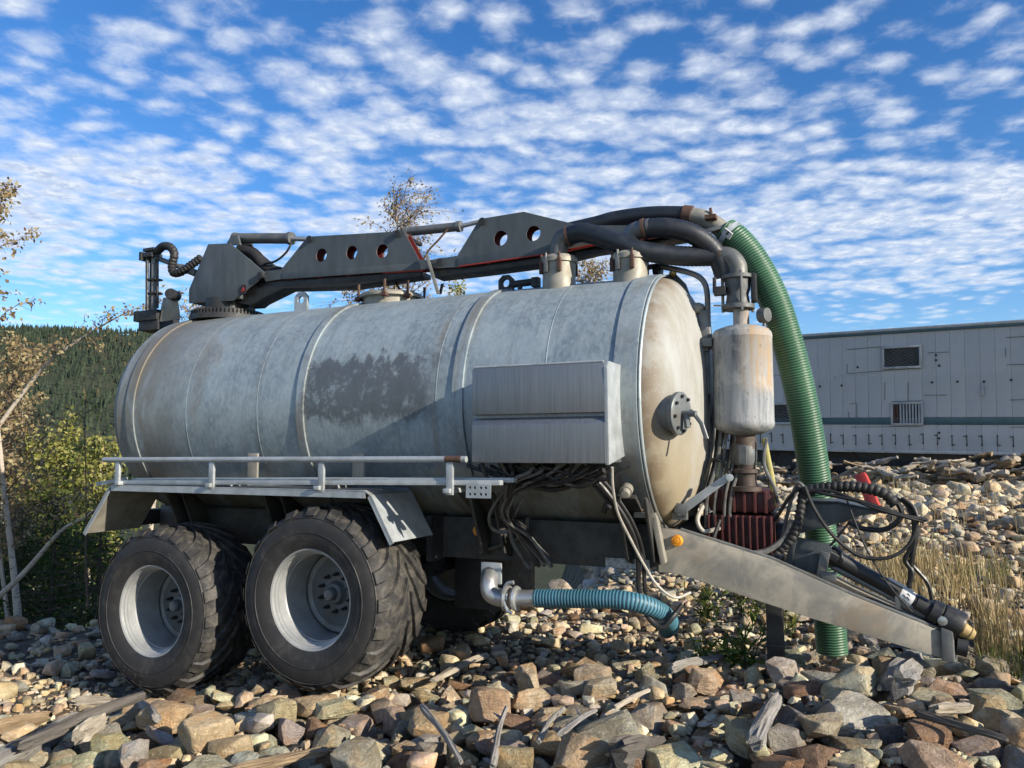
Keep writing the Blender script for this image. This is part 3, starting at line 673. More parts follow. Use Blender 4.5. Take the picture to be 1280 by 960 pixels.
# ---- manhole disc with swivel handle on the front dish
def dish_u(v, w): rr = math.hypot(v, w-ZC)/(RT*.98); return 2.30+.31*math.sqrt(max(0, 1-rr**(2/.92)))
v0, w0 = .76, 1.90; u0 = dish_u(v0, w0)
nrm = Vector((.97, -.25, -.05)).normalized(); pc = Vector((u0, -v0, w0))
mh = part(MB().lathe([(.0, .075), (.128, .073), (.14, .065), (.141, .042), (.138, .036), (.118, .034), (.115, -.10)], pc, nrm, 28), 'sight_port', 'hub_paint', fd)
e1 = nrm.orthogonal().normalized(); e2 = nrm.cross(e1)
for i in range(8):
    q = pc+(e1*math.cos(i*PI/4+.2)+e2*math.sin(i*PI/4+.2))*.112+nrm*.07; MB().cyl(q, q+nrm*.02, .011, seg=6).build('bolt', 'dark_metal', TK)
hd = MB().cyl(pc+nrm*.06, pc+nrm*.17, .02); hd.tube([pc+nrm*.16+Vector((-.01, 0, .01)), pc+nrm*.16+Vector((.04, 0, -.06)), pc+nrm*.16+Vector((.07, 0, -.16))], .015, 8, flat=.5)
hd.tube([pc+nrm*.10, pc+nrm*.12+Vector((-.01, 0, -.09))], .02, 8); part(hd, 'swivel_handle', 'mid_metal')
# ---- toolbox on the flank
bx = [(1.245,-1.220,2.200), (2.170,-1.220,2.198), (2.173,-1.220,1.568), (1.272,-1.220,1.587)]
bu0, bu1, bz0, bz1 = (bx[0][0]+bx[3][0])/2, (bx[1][0]+bx[2][0])/2, (bx[2][2]+bx[3][2])/2, (bx[0][2]+bx[1][2])/2
zm = ((1.270,-1.220,1.876)[2]+(2.176,-1.220,1.883)[2])/2
yf, yb = -1.22, -.86
tb = part(MB().box(((bu0+bu1)/2, (yf+yb)/2+.018, (bz0+bz1)/2), (bu1-bu0-.01, yb-yf-.03, bz1-bz0-.01)), 'toolbox', 'steel_box', None, .01)
part(MB().prism([(yf, zm+.014), (yf, bz1), (yf+.05, bz1+.006), (yf+.05, zm+.014)], bu0, bu1, plane='yz'), 'door_panel', 'steel_box', tb, .004)
part(MB().prism([(yf+.05, bz0), (yf+.002, bz0+.004), (yf+.002, zm-.055), (yf+.03, zm-.008), (yf+.05, zm-.008)], bu0, bu1, plane='yz'), 'door_panel', 'steel_box', tb, .003)
part(MB().prism([(yb+.02, bz0+.05), (yf+.012, bz0-.006), (yf-.004, bz1-.03), (yf+.03, bz1+.012), (yb+.02, bz1+.012)], bu1-.004, bu1+.02, plane='yz'), 'side_cover', 'galv', tb, .003)
part(MB().tube([(bu0+.01, yf+.012, bz1+.008), (bu1-.01, yf+.012, bz1+.008)], .009, 8), 'hinge', 'galv', tb)
for uu in (bu0+.15, bu1-.15): part(MB().box((uu, -.86, bz0-.06), (.05, .3, .16)), 'bracket', 'dark_metal')
# ---- main frame, cross members, saddles
for s in (-1, 1):
    part(MB().box((-.05, s*.42, 1.0), (4.75, .09, .31)), 'frame_beam', 'frame_paint', None, .008)
for u in (-2.2, -1.2, -.4, .6, 1.5, 2.2): part(MB().box((u, 0, .98), (.09, .80, .22)), 'cross_member', 'dark_metal', None, .006)
for s in (-1, 1):
    for u, hh in ((1.02, .30), (2.12, .28), (-.9, .3), (-2.0, .3)):
        m = MB(); m.prism([(s*.47, 1.17), (s*.78, 1.36), (s*.80, 1.345), (s*.60, .92), (s*.47, .88)], u-.012, u+.012, plane='yz'); m.box((u, s*.63, 1.28), (.22, .30, .03), (s*.55, 0, 0))
        m.prism([(s*.47, 1.17), (s*.78, 1.36), (s*.80, 1.345), (s*.60, .92), (s*.47, .88)], u+.17, u+.19, plane='yz')
        part(m, 'tank_saddle', 'frame_paint', None, .003)
# end bracket with pale flange at the front saddle
q = [(2.165,-0.620,1.236), (2.318,-0.620,1.241), (2.377,-0.620,0.920), (2.334,-0.620,0.917)]
m = MB(); m.hexa([(2.187,-0.660,1.245), (2.333,-0.660,1.245), (2.333,-0.660,1.213), (2.186,-0.660,1.213)], [(2.134,-0.300,1.240), (2.272,-0.300,1.239), (2.271,-0.300,1.206), (2.133,-0.300,1.206)])
m.hexa([(2.301,-0.660,1.223), (2.338,-0.660,1.229), (2.382,-0.600,0.917), (2.350,-0.600,0.900)], [(2.252,-0.360,1.220), (2.286,-0.360,1.221), (2.348,-0.360,0.906), (2.314,-0.360,0.888)]); part(m, 'front_saddle', 'galv_warm', None, .003)
q = Vector((2.220,-0.600,1.258)); part(MB().cyl(q, q+Vector((0, 0, .05)), .02, seg=6).cyl(q+Vector((0, 0, .05)), q+Vector((0, 0, .07)), .03, seg=6), 'saddle_bolt', 'rust')
q = Vector((2.191,-0.840,1.402)); part(MB().lathe([(.0, .07), (.025, .068), (.032, .05), (.032, .03), (.042, .03), (.042, -.03)], q, (.1, -.9, -.35), 14), 'drain_plug', 'galv_warm')
# ---- amber side lamps and the worn type plate
def lamp(p):
    p = Vector(p); part(MB().lathe([(.0, .018), (.014, .018), (.016, .014), (.032, .013), (.038, .006), (.039, -.02)], p, (0, -1, 0), 18), 'marker_lamp', 'amber')
lamp((2.432,-0.475,1.053)); lamp((0.987,-0.600,1.073))
a, b = (1.929,-0.475,0.897), (2.242,-0.475,0.866)
part(MB().box(((a[0]+b[0])/2, -.474, (a[2]+b[2])/2+.0), (abs(b[0]-a[0]), .006, .065)), 'type_plate', 'worn_plate')
# ---- drawbar: two converging beams, cross plate, hitch
for s in (-1, 1):
    b0, b1 = Vector((2.30, s*.47, 0)), Vector((4.02, s*.085, 0))
    prof = [(0, .835), (.075, .828), (.33, .688), (.56, .566), (1., .352)]; prot = [(0, 1.13), (.085, 1.118), (.42, .94), (.70, .722), (1., .518)]
    for th, name in ((.085, 'drawbar_beam'),):
        m = MB()
        out = [b0.lerp(b1, t)+Vector((0, 0, z)) for t, z in prof] + [b0.lerp(b1, t)+Vector((0, 0, z)) for t, z in reversed(prot)]
        inn = [p-Vector((0, s*th, 0)) for p in out]; m.hexa(out, inn); part(m, name, 'drawbar', None, .008)
    part(MB().tube([b0.lerp(b1, t)+Vector((0, -s*.02, z+.008)) for t, z in prot[1:]], .011, 6), 'weld_bead', 'mid_metal')
part(MB().hexa([(4.001,-0.115,0.555), (4.066,-0.115,0.532), (4.067,-0.115,0.347), (3.997,-0.115,0.350)], [(4.036,0.105,0.514), (4.102,0.105,0.490), (4.103,0.105,0.298), (4.031,0.105,0.301)]), 'hitch_collar', 'mid_metal', None, .008)
part(MB().cyl((4.09, 0, .43), (4.15, 0, .42), .06), 'hitch_stub', 'dark_metal')
part(MB().box((3.0, 0, .84), (.12, .52, .16)), 'drawbar_cross', 'dark_metal', None, .01)
q = Vector((2.994,0.050,0.643)); part(MB().box(q+Vector((0, 0, -.18)), (.11, .11, .5)).box(q+Vector((0, 0, -.33)), (.13, .13, .03)), 'support_leg', 'dark_metal', None, .008)
# ---- axles and wheels
def tyre_mb():
    m = MB(); pr = [(.345, -.262), (.352, -.288), (.38, -.304), (.44, -.316), (.50, -.318), (.555, -.308), (.585, -.295), (.60, -.282), (.618, -.26), (.630, -.2), (.636, -.1), (.638, 0)]
    pr = pr + [(r_, -a) for r_, a in reversed(pr[:-1])]; m.lathe(pr, (0, 0, 0), (0, 1, 0), 72, close=False)
    for rr in (.47, .575): m.lathe([(rr-.006, -.312 if rr < .5 else -.299), (rr, -.3215 if rr < .5 else -.306), (rr+.006, -.312 if rr < .5 else -.295)], (0, 0, 0), (0, 1, 0), 72, close=False)
    nl = 20
    for s in (-1, 1):
        for k in range(nl):
            p0 = 2*PI*k/nl+(PI/nl if s > 0 else 0); V = []; st = 7
            for i in range(st):
                t = i/(st-1); y = s*(.305-.29*t); a = p0+.50*t-.13*math.sin(PI*t); hw = .062+.014*math.sin(PI*t)-.012*t
                rb = (.590, .615, .625, .63, .632, .632, .632)[i]; rt = (.597, .640, .652, .658, .661, .662, .660)[i]
                for (r_, da) in ((rb, -hw*1.25), (rt, -hw), (rt, hw), (rb, hw*1.25)):
                    aa = a+da; V.append((r_*math.cos(aa), y, r_*math.sin(aa)))
            F_ = [(0, 1, 2, 3), tuple(4*(st-1)+j for j in (3, 2, 1, 0))]
            for i in range(st-1):
                for j in range(3): F_.append((4*i+j, 4*i+j+1, 4*i+4+j+1, 4*i+4+j))
            m.add(V, F_)
    return m
tyre_me = part(tyre_mb(), 'tyre', 'tyre', None, .0, ang=32)
rim_me = part(MB().lathe([(.350, -.262), (.362, -.272), (.362, -.286), (.352, -.292), (.342, -.286), (.338, -.266), (.330, -.262), (.328, -.244), (.320, -.239), (.319, -.214), (.312, -.208), (.310, -.182), (.304, -.174), (.304, .045), (.318, .07), (.322, .22), (.338, .262), (.36, .272)], (0, 0, 0), (0, 1, 0), 64, close=False).lathe([(.298, .055), (.29, .05), (.262, .048), (.25, .06), (.0, .06)], (0, 0, 0), (0, 1, 0), 64, close=False), 'rim', 'rim_paint', ang=16)
hub_me = part(MB().lathe([(.245, .056), (.243, .04), (.17, .036), (.16, .03), (.095, .028), (.085, .02), (.07, -.02), (.048, -.03), (.046, -.07), (.036, -.085), (.0, -.088)], (0, 0, 0), (0, 1, 0), 40, close=False), 'hub', 'hub_paint', ang=30)
nut_me = part(MB().cyl((0, .04, 0), (0, -.0, 0), .016, seg=6).cyl((0, 0, 0), (0, -.028, 0), .009, seg=8), 'wheel_nut', 'dark_metal')
first = True
for (u, w) in ((0., .61), (-1.55, .402)):
    for s in (-1, 1):
        we = empty('wheel', (u, s*.985, w), 0 if s < 0 else PI); we.parent = TK; ro = random.uniform(0, 6)
        for i, o in enumerate([tyre_me, rim_me, hub_me] + [nut_me]*10):
            c = o if first and i < 4 else o.copy()
            if not (first and i < 4): COL.objects.link(c)
            c.parent = we
            if i >= 3: a = ro+2*PI*(i-3)/10; c.location = (.135*math.cos(a), 0, .135*math.sin(a))
            elif i == 0: c.rotation_euler = (0, ro, 0)
        first = False
        if s < 0 and u < -1:      # raised tyre-size figures, only these are legible
            for ch, da in zip('26.5', (-.135, -.05, .02, .075)):
                cu = bpy.data.curves.new('size', 'FONT'); cu.body = ch; cu.size = .085; cu.extrude = .0025; cu.align_x = 'CENTER'; cu.align_y = 'CENTER'
                t = bpy.data.objects.new('tmp', cu); COL.objects.link(t)
                me = bpy.data.meshes.new_from_object(t.evaluated_get(bpy.context.evaluated_depsgraph_get())); bpy.data.objects.remove(t); me.materials.append(MATS['rubber'])
                me.transform(Matrix.Rotation(PI/2, 4, 'X')); a = -PI/2-.34+da*-1.9; rr = .525
                o = bpy.data.objects.new('raised_figure', me); COL.objects.link(o); o.parent = we
                o.location = (rr*math.cos(a), -.318, rr*math.sin(a)); o.rotation_euler = (R(-7), -(a-PI/2), 0)
    part(MB().cyl((u, -.9, w), (u, .9, w), .065).box((u, 0, w), (.13, 1.1, .13)), 'axle', 'dark_metal')
for s in (-1, 1):
    part(MB().prism([(-1.65, .36), (-1.55, .32), (.0, .53), (.1, .58), (.0, .70), (-.70, .90), (-.85, .90), (-1.55, .50)], s*.38, s*.54), 'bogie_beam', 'dark_metal', None, .02)
part(MB().cyl((-.775, -.55, .8), (-.775, .55, .8), .07), 'bogie_pivot', 'dark_metal')
part(MB().box((.78, .15, .64), (.42, .7, .46)), 'blackout_box', 'dark_metal', None, .03)  # added dark box, blackens the underside and hides the far wheel rim
part(MB().box((.60, .0, 1.0), (.04, 1.3, .34)), 'inner_guard', 'dark_metal')
q = Vector((0.406,-0.200,0.647)); part(MB().box((.62, .1, .70), (.05, .3, .25)), 'red_valve_block', 'pump_red', None, .02)
# ---- fenders, hand rail and walkway on both flanks
for s in (-1, 1):
    n_, f_ = s*1.25, s*.70
    fe = MB(); th = .006
    def sheet(p, q, wa, wb, m):
        """plate between two x-z points, from lateral wa to wb"""
        d = Vector((q[0]-p[0], 0, q[1]-p[1])); nn = Vector((-d.z, 0, d.x)).normalized()*th
        A0 = [Vector((p[0], wa, p[1])), Vector((q[0], wa, q[1])), Vector((q[0], wb, q[1])), Vector((p[0], wb, p[1]))]; m.hexa(A0, [v_+nn for v_ in A0])
    sheet((-2.09, 1.372), (.43, 1.378), n_, f_, fe); sheet((.43, 1.378), (.47, 1.355), n_, f_, fe); sheet((-2.12, 1.345), (-2.09, 1.372), n_, f_, fe)
    top = part(fe, 'fender', 'galv', None, 0)
    g = MB(); sheet((.474, 1.352), (.66, 1.035), n_, f_, g); part(g, 'front_flap', 'galv', top, 0)
    g = MB(); sheet((-2.40, .965), (-2.122, 1.343), n_, f_, g); part(g, 'rear_flap', 'galv_warm', top, 0)
    g = MB(); g.box((-.83, n_-s*.004, 1.352), (2.54, .008, .045)); g.box((.57, n_-s*.004, 1.185), (.37, .008, .035), (0, R(59.6), 0)); g.box((-2.262, n_-s*.004, 1.15), (.47, .008, .035), (0, R(-53.7), 0)); part(g, 'fender_lip', 'galv', top, 0)
    # rail and posts
    r1 = part(MB().cyl((-2.20, s*1.25, 1.585), (1.22, s*1.25, 1.603), .021, seg=14).lathe([(.012, 0), (.021, .0), (.021, .012), (.012, .012)], (1.222, s*1.25, 1.603), (1, 0, 0), 14), 'hand_rail', 'galv')
    for k in range(1): part(MB().cyl((1.08, s*1.25, 1.6025), (1.20, s*1.25, 1.603), .0222, seg=14), 'rust_ring', 'rust', r1)
    for u in (-2.03, -.99, .06, 1.11): part(MB().box((u, s*1.245, 1.475), (.05, .022, .215)), 'rail_post', 'galv', None, .003)
    for k, yy in enumerate((1.21, 1.12, 1.03, .94)): part(MB().box((-.29+.06*(k % 2), s*yy, 1.425+.015*(k > 0)), (3.52, .055, .032), (0, R(-.9), 0)), 'walkway_bar', 'galv', None, .004)
    for u in (-2.0, -1.0, .04, 1.1):
        part(MB().box((u, s*1.06, 1.395), (.05, .44, .03)), 'walkway_bearer', 'galv', None, .003)
    for u in (-.84, .18): part(MB().box((u, s*.965, 1.53), (.10, .02, .22)).box((u-.04, s*.93, 1.52), (.02, .08, .18)), 'rail_bracket', 'galv_warm', None, .003)
    part(MB().box((-2.22, s*1.15, 1.40), (.35, .03, .03), (0, R(-8), 0)), 'tail_bar', 'galv')
pp = (1.318,-1.240,1.397); plate('perforated_plate', 'galv', TK, [(pp[0]-.09, pp[2]-.045), (pp[0]+.09, pp[2]-.045), (pp[0]+.09, pp[2]+.045), (pp[0]-.09, pp[2]+.045)], [(pp[0]+dx, pp[2]+dz, .009) for dx in (-.06, -.025, .02, .055) for dz in (-.02, .022)], -1.24, .006)
# ---- black crate behind the rear fender (between tank and thicket)
part(MB().box((-2.5, -.55, 1.05), (.12, .3, .14)), 'rear_light_box', 'dark_metal', None, .02)
# ---- boom: slew ring, pedestal, two folding arms, cylinders
sl = MB(); sc0 = Vector((-2.12, 0, 2.93)); sl.lathe([(.36, .0), (.36, .05), (.33, .055), (.33, .10), (.25, .11)], sc0, (0, 0, 1), 48)
for i in range(60): a = 2*PI*i/60; sl.box(sc0+Vector((.335*math.cos(a), .335*math.sin(a), .075)), (.03, .016, .05), (0, 0, a))
part(sl, 'slew_ring', 'dark_metal')
pedo = xz((-2.195,-0.220,3.689), (-1.914,-0.220,3.665), (-1.473,-0.220,3.338), (-1.510,-0.220,3.288), (-1.849,-0.220,3.094), (-2.423,-0.220,3.117), (-2.430,-0.220,3.255))
for s in (-1, 1): part(MB().prism(pedo, s*.22, s*.20), 'pedestal_plate', 'grey_paint', None, .004)
zb = pedo[5][1]
m = MB().box((-2.1, 0, zb+.02), (.62, .38, .04)); m.hexa([Vector((x, -.2, z)) for x, z in (pedo[0], pedo[6], (pedo[6][0]+.015, pedo[6][1]), (pedo[0][0]+.015, pedo[0][1]))], [Vector((x, .2, z)) for x, z in (pedo[0], pedo[6], (pedo[6][0]+.015, pedo[6][1]), (pedo[0][0]+.015, pedo[0][1]))]); part(m, 'pedestal_web', 'grey_paint', None, .003)
part(MB().cyl((-2.1, 0, 2.98), (-2.1, 0, zb+.03), .24, seg=28), 'pedestal_core', 'dark_metal')
q = Vector((-1.721,-0.222,3.191)); st_ = part(MB().lathe([(.0, .003), (.048, .003), (.05, 0)], q, (0, -1, 0), 20), 'warning_sticker', 'ink')
part(MB().prism([(q.x-.022, q.z-.022), (q.x+.03, q.z-.012), (q.x+.003, q.z+.028)], q.y-.006, q.y-.0035), 'warning_triangle', 'warn_red', st_)
arms = (('boom_arm', xz((-1.547,-0.170,3.325), (-1.509,-0.170,3.360), (-1.306,-0.170,3.355), (-1.005,-0.170,3.634), (0.039,-0.170,3.560), (0.196,-0.170,3.289), (0.323,-0.170,3.276), (0.324,-0.170,3.199), (0.197,-0.170,3.205), (-1.303,-0.170,3.263), (-1.486,-0.170,3.258)), [(-0.844,-0.170,3.443), (-0.506,-0.170,3.429), (-0.181,-0.170,3.407)], .062),
        ('boom_arm', xz((0.292,-0.170,3.203), (0.323,-0.170,3.276), (0.570,-0.170,3.284), (0.779,-0.170,3.572), (1.177,-0.170,3.581), (1.653,-0.170,3.409), (2.518,-0.170,3.301), (2.523,-0.170,3.247), (1.750,-0.170,3.245), (1.349,-0.170,3.206), (0.570,-0.170,3.188)), [(0.970,-0.170,3.387), (1.260,-0.170,3.392)], .062))
for k, (nm, outl, holes, hr) in enumerate(arms):
    hs = [(q[0], q[2], hr) for q in holes]
    root = plate(nm, 'grey_paint', TK, outl, hs, -.17-.002*k, .012)
    plate('side_plate', 'grey_paint', root, outl, hs, -.06+.002*k, .012)
    plate('inner_lining', 'red_inner', root, outl, [(a, b, c+.004) for a, b, c in hs], -.072+.002*k, .006)
    plate('inner_lining', 'red_inner', root, outl, [(a, b, c+.004) for a, b, c in hs], -.158-.002*k, .006)
    # stiffening fold along the lower edge and the closed belly
    if k == 0:
        lo = xz((-1.288,-0.190,3.319), (0.209,-0.190,3.262), (0.209,-0.190,3.200), (-1.285,-0.190,3.258)); part(MB().prism(lo, -.182, -.176), 'edge_fold', 'grey_paint', root, .002)
        bel = xz((-1.888,-0.170,3.098), (-1.547,-0.170,3.317), (-1.303,-0.170,3.256), (0.197,-0.170,3.198), (0.198,-0.170,3.156), (-0.586,-0.170,3.130), (-1.300,-0.170,3.179), (-1.705,-0.170,3.052))
        part(MB().prism(bel, -.15, .03), 'belly_plate', 'cable', root, .004)
        tp = xz((-1.005,-0.170,3.626), (0.031,-0.170,3.554), (0.032,-0.170,3.533), (-0.995,-0.170,3.603)); part(MB().prism(tp, -.15, -.08), 'top_plate', 'grey_paint', root, .002)
    else:
        lo = xz((0.581,-0.190,3.264), (1.358,-0.190,3.278), (1.757,-0.190,3.302), (1.756,-0.190,3.239), (1.357,-0.190,3.207), (0.581,-0.190,3.190)); part(MB().prism(lo, -.186, -.180), 'edge_fold', 'grey_paint', root, .002)
        part(MB().tube([(0.593,-0.184,3.190), (1.355,-0.184,3.209), (1.754,-0.184,3.241)], .006, 5), 'red_edge', 'warn_red', root)
        bel = xz((0.324,-0.170,3.199), (0.570,-0.170,3.188), (1.349,-0.170,3.200), (1.750,-0.170,3.239), (2.523,-0.170,3.247), (2.523,-0.170,3.229), (1.749,-0.170,3.201), (1.349,-0.170,3.148), (0.780,-0.170,3.134), (0.324,-0.170,3.130))
        part(MB().prism(bel, -.15, .03), 'belly_plate', 'cable', root, .004)
        tp = xz((0.779,-0.170,3.565), (1.177,-0.170,3.574), (1.653,-0.170,3.403), (1.653,-0.170,3.383), (1.177,-0.170,3.554), (0.786,-0.170,3.544)); part(MB().prism(tp, -.15, -.08), 'top_plate', 'grey_paint', root, .002)
for p in ((-1.506,-0.235,3.307), (0.413,-0.190,3.241), (-0.969,-0.190,3.602), (-0.013,-0.190,3.540), (0.811,-0.190,3.542)):
    p = Vector(p); part(MB().cyl(p+Vector((0, .42 if abs(p.y) > .2 else .38, 0)), p, .022, seg=14).cyl(p, p-Vector((0, .012, 0)), .032, seg=14), 'pivot_pin', 'dark_metal')
def ram(a, b, c, r, nm='boom_cylinder'):
    a, b, c = Vector(a), Vector(b), Vector(c); d = (b-a).normalized()
    o = part(MB().cyl(a, b, r, seg=20).cyl(b-d*.03, b+d*.012, r*1.18, seg=20).cyl(a-d*.01, a+d*.03, r*1.12, seg=20), nm, 'mid_metal'); part(MB().cyl(b, c, r*.48, seg=14), 'piston_rod', 'alu', o)
ram((-2.062,-0.000,3.787), (-1.349,-0.000,3.703), (-1.116,-0.000,3.668), .052); ram((-0.053,-0.000,3.609), (0.499,-0.000,3.592), (0.723,-0.000,3.613), .04)
for s in (-1, 1): part(MB().prism(xz((-2.086,-0.100,3.699), (-2.017,-0.100,3.788), (-1.933,-0.100,3.778), (-1.898,-0.100,3.677)), s*.10, s*.075), 'ram_lug', 'grey_paint', None, .003)
part(MB().tube(smooth_path([(-1.312,-0.030,3.660), (-1.359,-0.050,3.558), (-1.475,-0.060,3.482), (-1.623,-0.060,3.466)]), .011, 7), 'hydraulic_line', 'cable')
part(MB().tube(smooth_path([(-1.994,-0.000,3.664), (-1.805,-0.000,3.595), (-1.657,-0.000,3.443), (-1.455,-0.000,3.368)]), .06, 10), 'boom_hose', 'rubber')
part(MB().tube(smooth_path([(0.403,-0.040,3.572), (0.314,-0.050,3.481), (0.217,-0.060,3.390), (0.153,-0.060,3.283)]), .009, 7), 'hydraulic_line', 'rust')
part(MB().tube(smooth_path([(-0.174,-0.000,3.258), (-0.142,-0.020,3.163), (-0.091,-0.020,3.086)]), .01, 7), 'hydraulic_line', 'cable')
part(MB().hexa([(0.293,-0.240,3.311), (0.325,-0.240,3.314), (0.444,-0.240,2.962), (0.413,-0.240,2.958)], [(0.269,-0.200,3.323), (0.301,-0.200,3.326), (0.421,-0.200,2.972), (0.390,-0.200,2.968)]), 'boom_rest', 'galv_warm', None, .003)
part(MB().hexa([(0.256,0.100,3.129), (0.288,0.100,3.133), (0.264,0.100,3.035), (0.232,0.100,3.038)], [(0.227,0.150,3.142), (0.259,0.150,3.146), (0.236,0.150,3.047), (0.203,0.150,3.050)]), 'boom_rest', 'dark_metal', None, .003)
# ---- boom end: black pipe, coupling ring, outlet
bp = smooth_path([(1.456,-0.000,3.427), (1.728,-0.000,3.453), (1.906,-0.000,3.475), (2.181,-0.000,3.472), (2.469,-0.000,3.434)], 8)
part(MB().tube(bp, .068, 18), 'boom_pipe', 'navy_hose')
a, b = Vector((2.421,-0.000,3.441)), Vector((2.487,-0.000,3.426)); part(MB().cyl(a, b, .076), 'pipe_clamp', 'rust')
part(MB().tube(smooth_path([(2.487,-0.000,3.426), (2.587,-0.000,3.388), (2.674,-0.000,3.322), (2.725,-0.000,3.267)], 6), .066, 18), 'outlet_pipe', 'galv_warm')
a, b = Vector((2.643,-0.050,3.367)), Vector((2.633,-0.050,3.453)); part(MB().tube([a, b], .011, 6).box(a, (.08, .16, .03)), 'clamp_lever', 'rust')
part(MB().box((2.209,-0.000,3.292), (.05, .06, .34)), 'pipe_hanger', 'mid_metal', None, .004)
part(MB().hexa([(2.580,-0.100,3.283), (2.707,-0.100,3.297), (2.718,-0.100,3.272), (2.591,-0.100,3.251)], [(2.544,0.100,3.341), (2.676,0.100,3.355), (2.687,0.100,3.329), (2.555,0.100,3.308)]), 'outlet_bracket', 'mid_metal', None, .003)
# ---- rear mast with hoses, arm, bracket and lamp
mt = part(MB().box((-3.116,-0.000,3.059), (.34, .3, .11)).box((-3.087,-0.000,2.964), (.28, .26, .12)), 'mast_base', 'dark_metal', None, .01)
part(MB().tube([(-3.165,-0.000,3.105), (-3.191,-0.000,3.763)], .032, 12), 'mast_tube', 'mid_metal'); part(MB().tube([(-3.214,-0.040,3.119), (-3.250,-0.040,3.742)], .017, 8), 'mast_tube', 'dark_metal'); part(MB().tube([(-3.273,0.050,3.139), (-3.297,0.050,3.751)], .015, 8).tube([(-3.075,-0.030,3.153), (-3.106,-0.030,3.712)], .012, 8), 'mast_tube', 'dark_metal')
for q, d in (((-3.225,0.000,3.731), (.15, .14, .05)), ((-3.174,-0.000,3.467), (.14, .1, .02)), ((-3.166,-0.000,3.320), (.14, .1, .02)), ((-3.229,-0.000,3.793), (.16, .1, .035)), ((-3.308,-0.000,3.723), (.04, .16, .09))): part(MB().box(q, d), 'mast_clamp', 'dark_metal', None, .005)
part(MB().cyl((-3.225,0.000,3.731), (-2.797,-0.000,3.567), .026, seg=12).cyl((-2.797,-0.000,3.567), (-2.568,-0.000,3.476), .038, seg=12), 'mast_strut', 'mid_metal')
hp = resample(smooth_path([(-3.132,-0.020,3.760), (-3.018,-0.040,3.803), (-2.901,-0.050,3.778), (-2.840,-0.050,3.695), (-2.868,-0.050,3.580), (-2.841,-0.050,3.501), (-2.739,-0.050,3.499), (-2.629,-0.030,3.560), (-2.509,-0.000,3.638)], 10), .012)
part(MB().tube(hp, .04, 12, rfun=lambda t, i: .044 if i % 3 else .036), 'corrugated_hose', 'rubber')
part(MB().hexa([(-2.872,-0.120,3.230), (-2.691,-0.120,3.215), (-2.635,-0.120,2.996), (-2.892,-0.120,2.982)], [(-2.895,-0.100,3.235), (-2.714,-0.100,3.220), (-2.658,-0.100,3.001), (-2.916,-0.100,2.987)]).hexa([(-2.883,-0.120,3.231), (-2.861,-0.120,3.229), (-2.881,-0.120,2.981), (-2.938,-0.120,2.985)], [(-3.150,0.100,3.294), (-3.126,0.100,3.292), (-3.159,0.100,3.035), (-3.219,0.100,3.039)]), 'rear_lug', 'galv_warm', None, .003)
q = Vector((-2.715,-0.150,3.236)); part(MB().lathe([(.0, .09), (.052, .085), (.056, .07), (.056, -.06), (.03, -.07)], q, (.45, -1, 0), 20), 'rear_lamp', 'dark_metal')
# ---- manhole, lifting eyes, bracket on the crown of the tank
mo = Vector((-.19, 0, 2.95)); part(MB().lathe([(.25, -.02), (.25, .05), (.29, .055), (.29, .075), (.27, .095), (.0, .105)], mo, (0, 0, 1), 40), 'manhole', 'galv_warm', ang=30)
for a in (-2.5, -1.2, -.5, .6, 2.0):
    p = mo+Vector((.29*math.cos(a), .29*math.sin(a), .05)); part(MB().tube([p+Vector((0, 0, -.03)), p+Vector((0, 0, .09)), p+Vector((0, 0, .13))], .013, 6).box(p, (.05, .05, .03)), 'manhole_clamp', 'rust')
def eye(p, sz, mat='galv'):
    p = Vector(p); plate('lifting_eye', mat, TK, [(p.x-.07*sz, p.z-.10), (p.x+.07*sz, p.z-.10), (p.x+.07*sz, p.z+.05*sz), (p.x+.03*sz, p.z+.09*sz), (p.x-.03*sz, p.z+.09*sz), (p.x-.07*sz, p.z+.05*sz)], [(p.x, p.z+.02*sz, .034*sz)], p.y, .03)
eye((-1.119,-0.100,3.041), 1.05); eye((0.988,-0.100,3.008), .95, 'dark_metal')
part(MB().cyl((1.024,-0.100,3.012), (1.237,-0.100,3.018), .03, seg=12).box((1.251,-0.100,3.010), (.06, .06, .08)).cyl((1.110,-0.100,2.997), (1.110,-0.100,2.951), .02), 'safety_valve', 'dark_metal', None, .004)
# ---- filler domes with elbows, hoses to the moisture trap
def dome(c, top, r, name):
    c = Vector(c); hh = top-c.z; part(MB().lathe([(r*1.02, -.1), (r, .02), (r*.99, hh-.05), (r*1.1, hh-.045), (r*1.12, hh-.012), (r*1.02, hh+.008), (r*.6, hh+.02), (0, hh+.025)], c, (0, 0, 1), 36), name, 'galv_warm', ang=30)
    for a in (-2.5, -2.0, -1.2, .8): p = c+Vector((r*1.1*math.cos(a), r*1.1*math.sin(a), hh-.08)); part(MB().box(p, (.03, .03, .10)).tube([p, p+Vector((0, 0, .10))], .010, 6), 'dome_clamp', 'rust' if a != -2.0 else 'mid_metal', None, .003)
D1, D2 = (1.511,-0.260,2.922), (2.075,-0.260,2.920); T1, T2 = (1.512,-0.260,3.142)[2], (2.078,-0.260,3.107)[2]
dome((D1[0], -.26, 2.9), T1, .128, 'filler_dome'); dome((D2[0], -.26, 2.9), T2, .128, 'filler_dome')
for d_, t_, e_ in ((D1, T1, (1.607,-0.280,3.309)), (D2, T2, (2.195,-0.280,3.287))):
    part(MB().tube(smooth_path([(d_[0]-.005, -.26, t_), (d_[0], -.262, t_+.07), (d_[0]+.03, -.27, e_[2]-.02), (e_[0], -.28, e_[2]), (e_[0]+.04, -.28, e_[2]+.004)], 6), .070, 18), 'pipe_elbow', 'mid_metal')
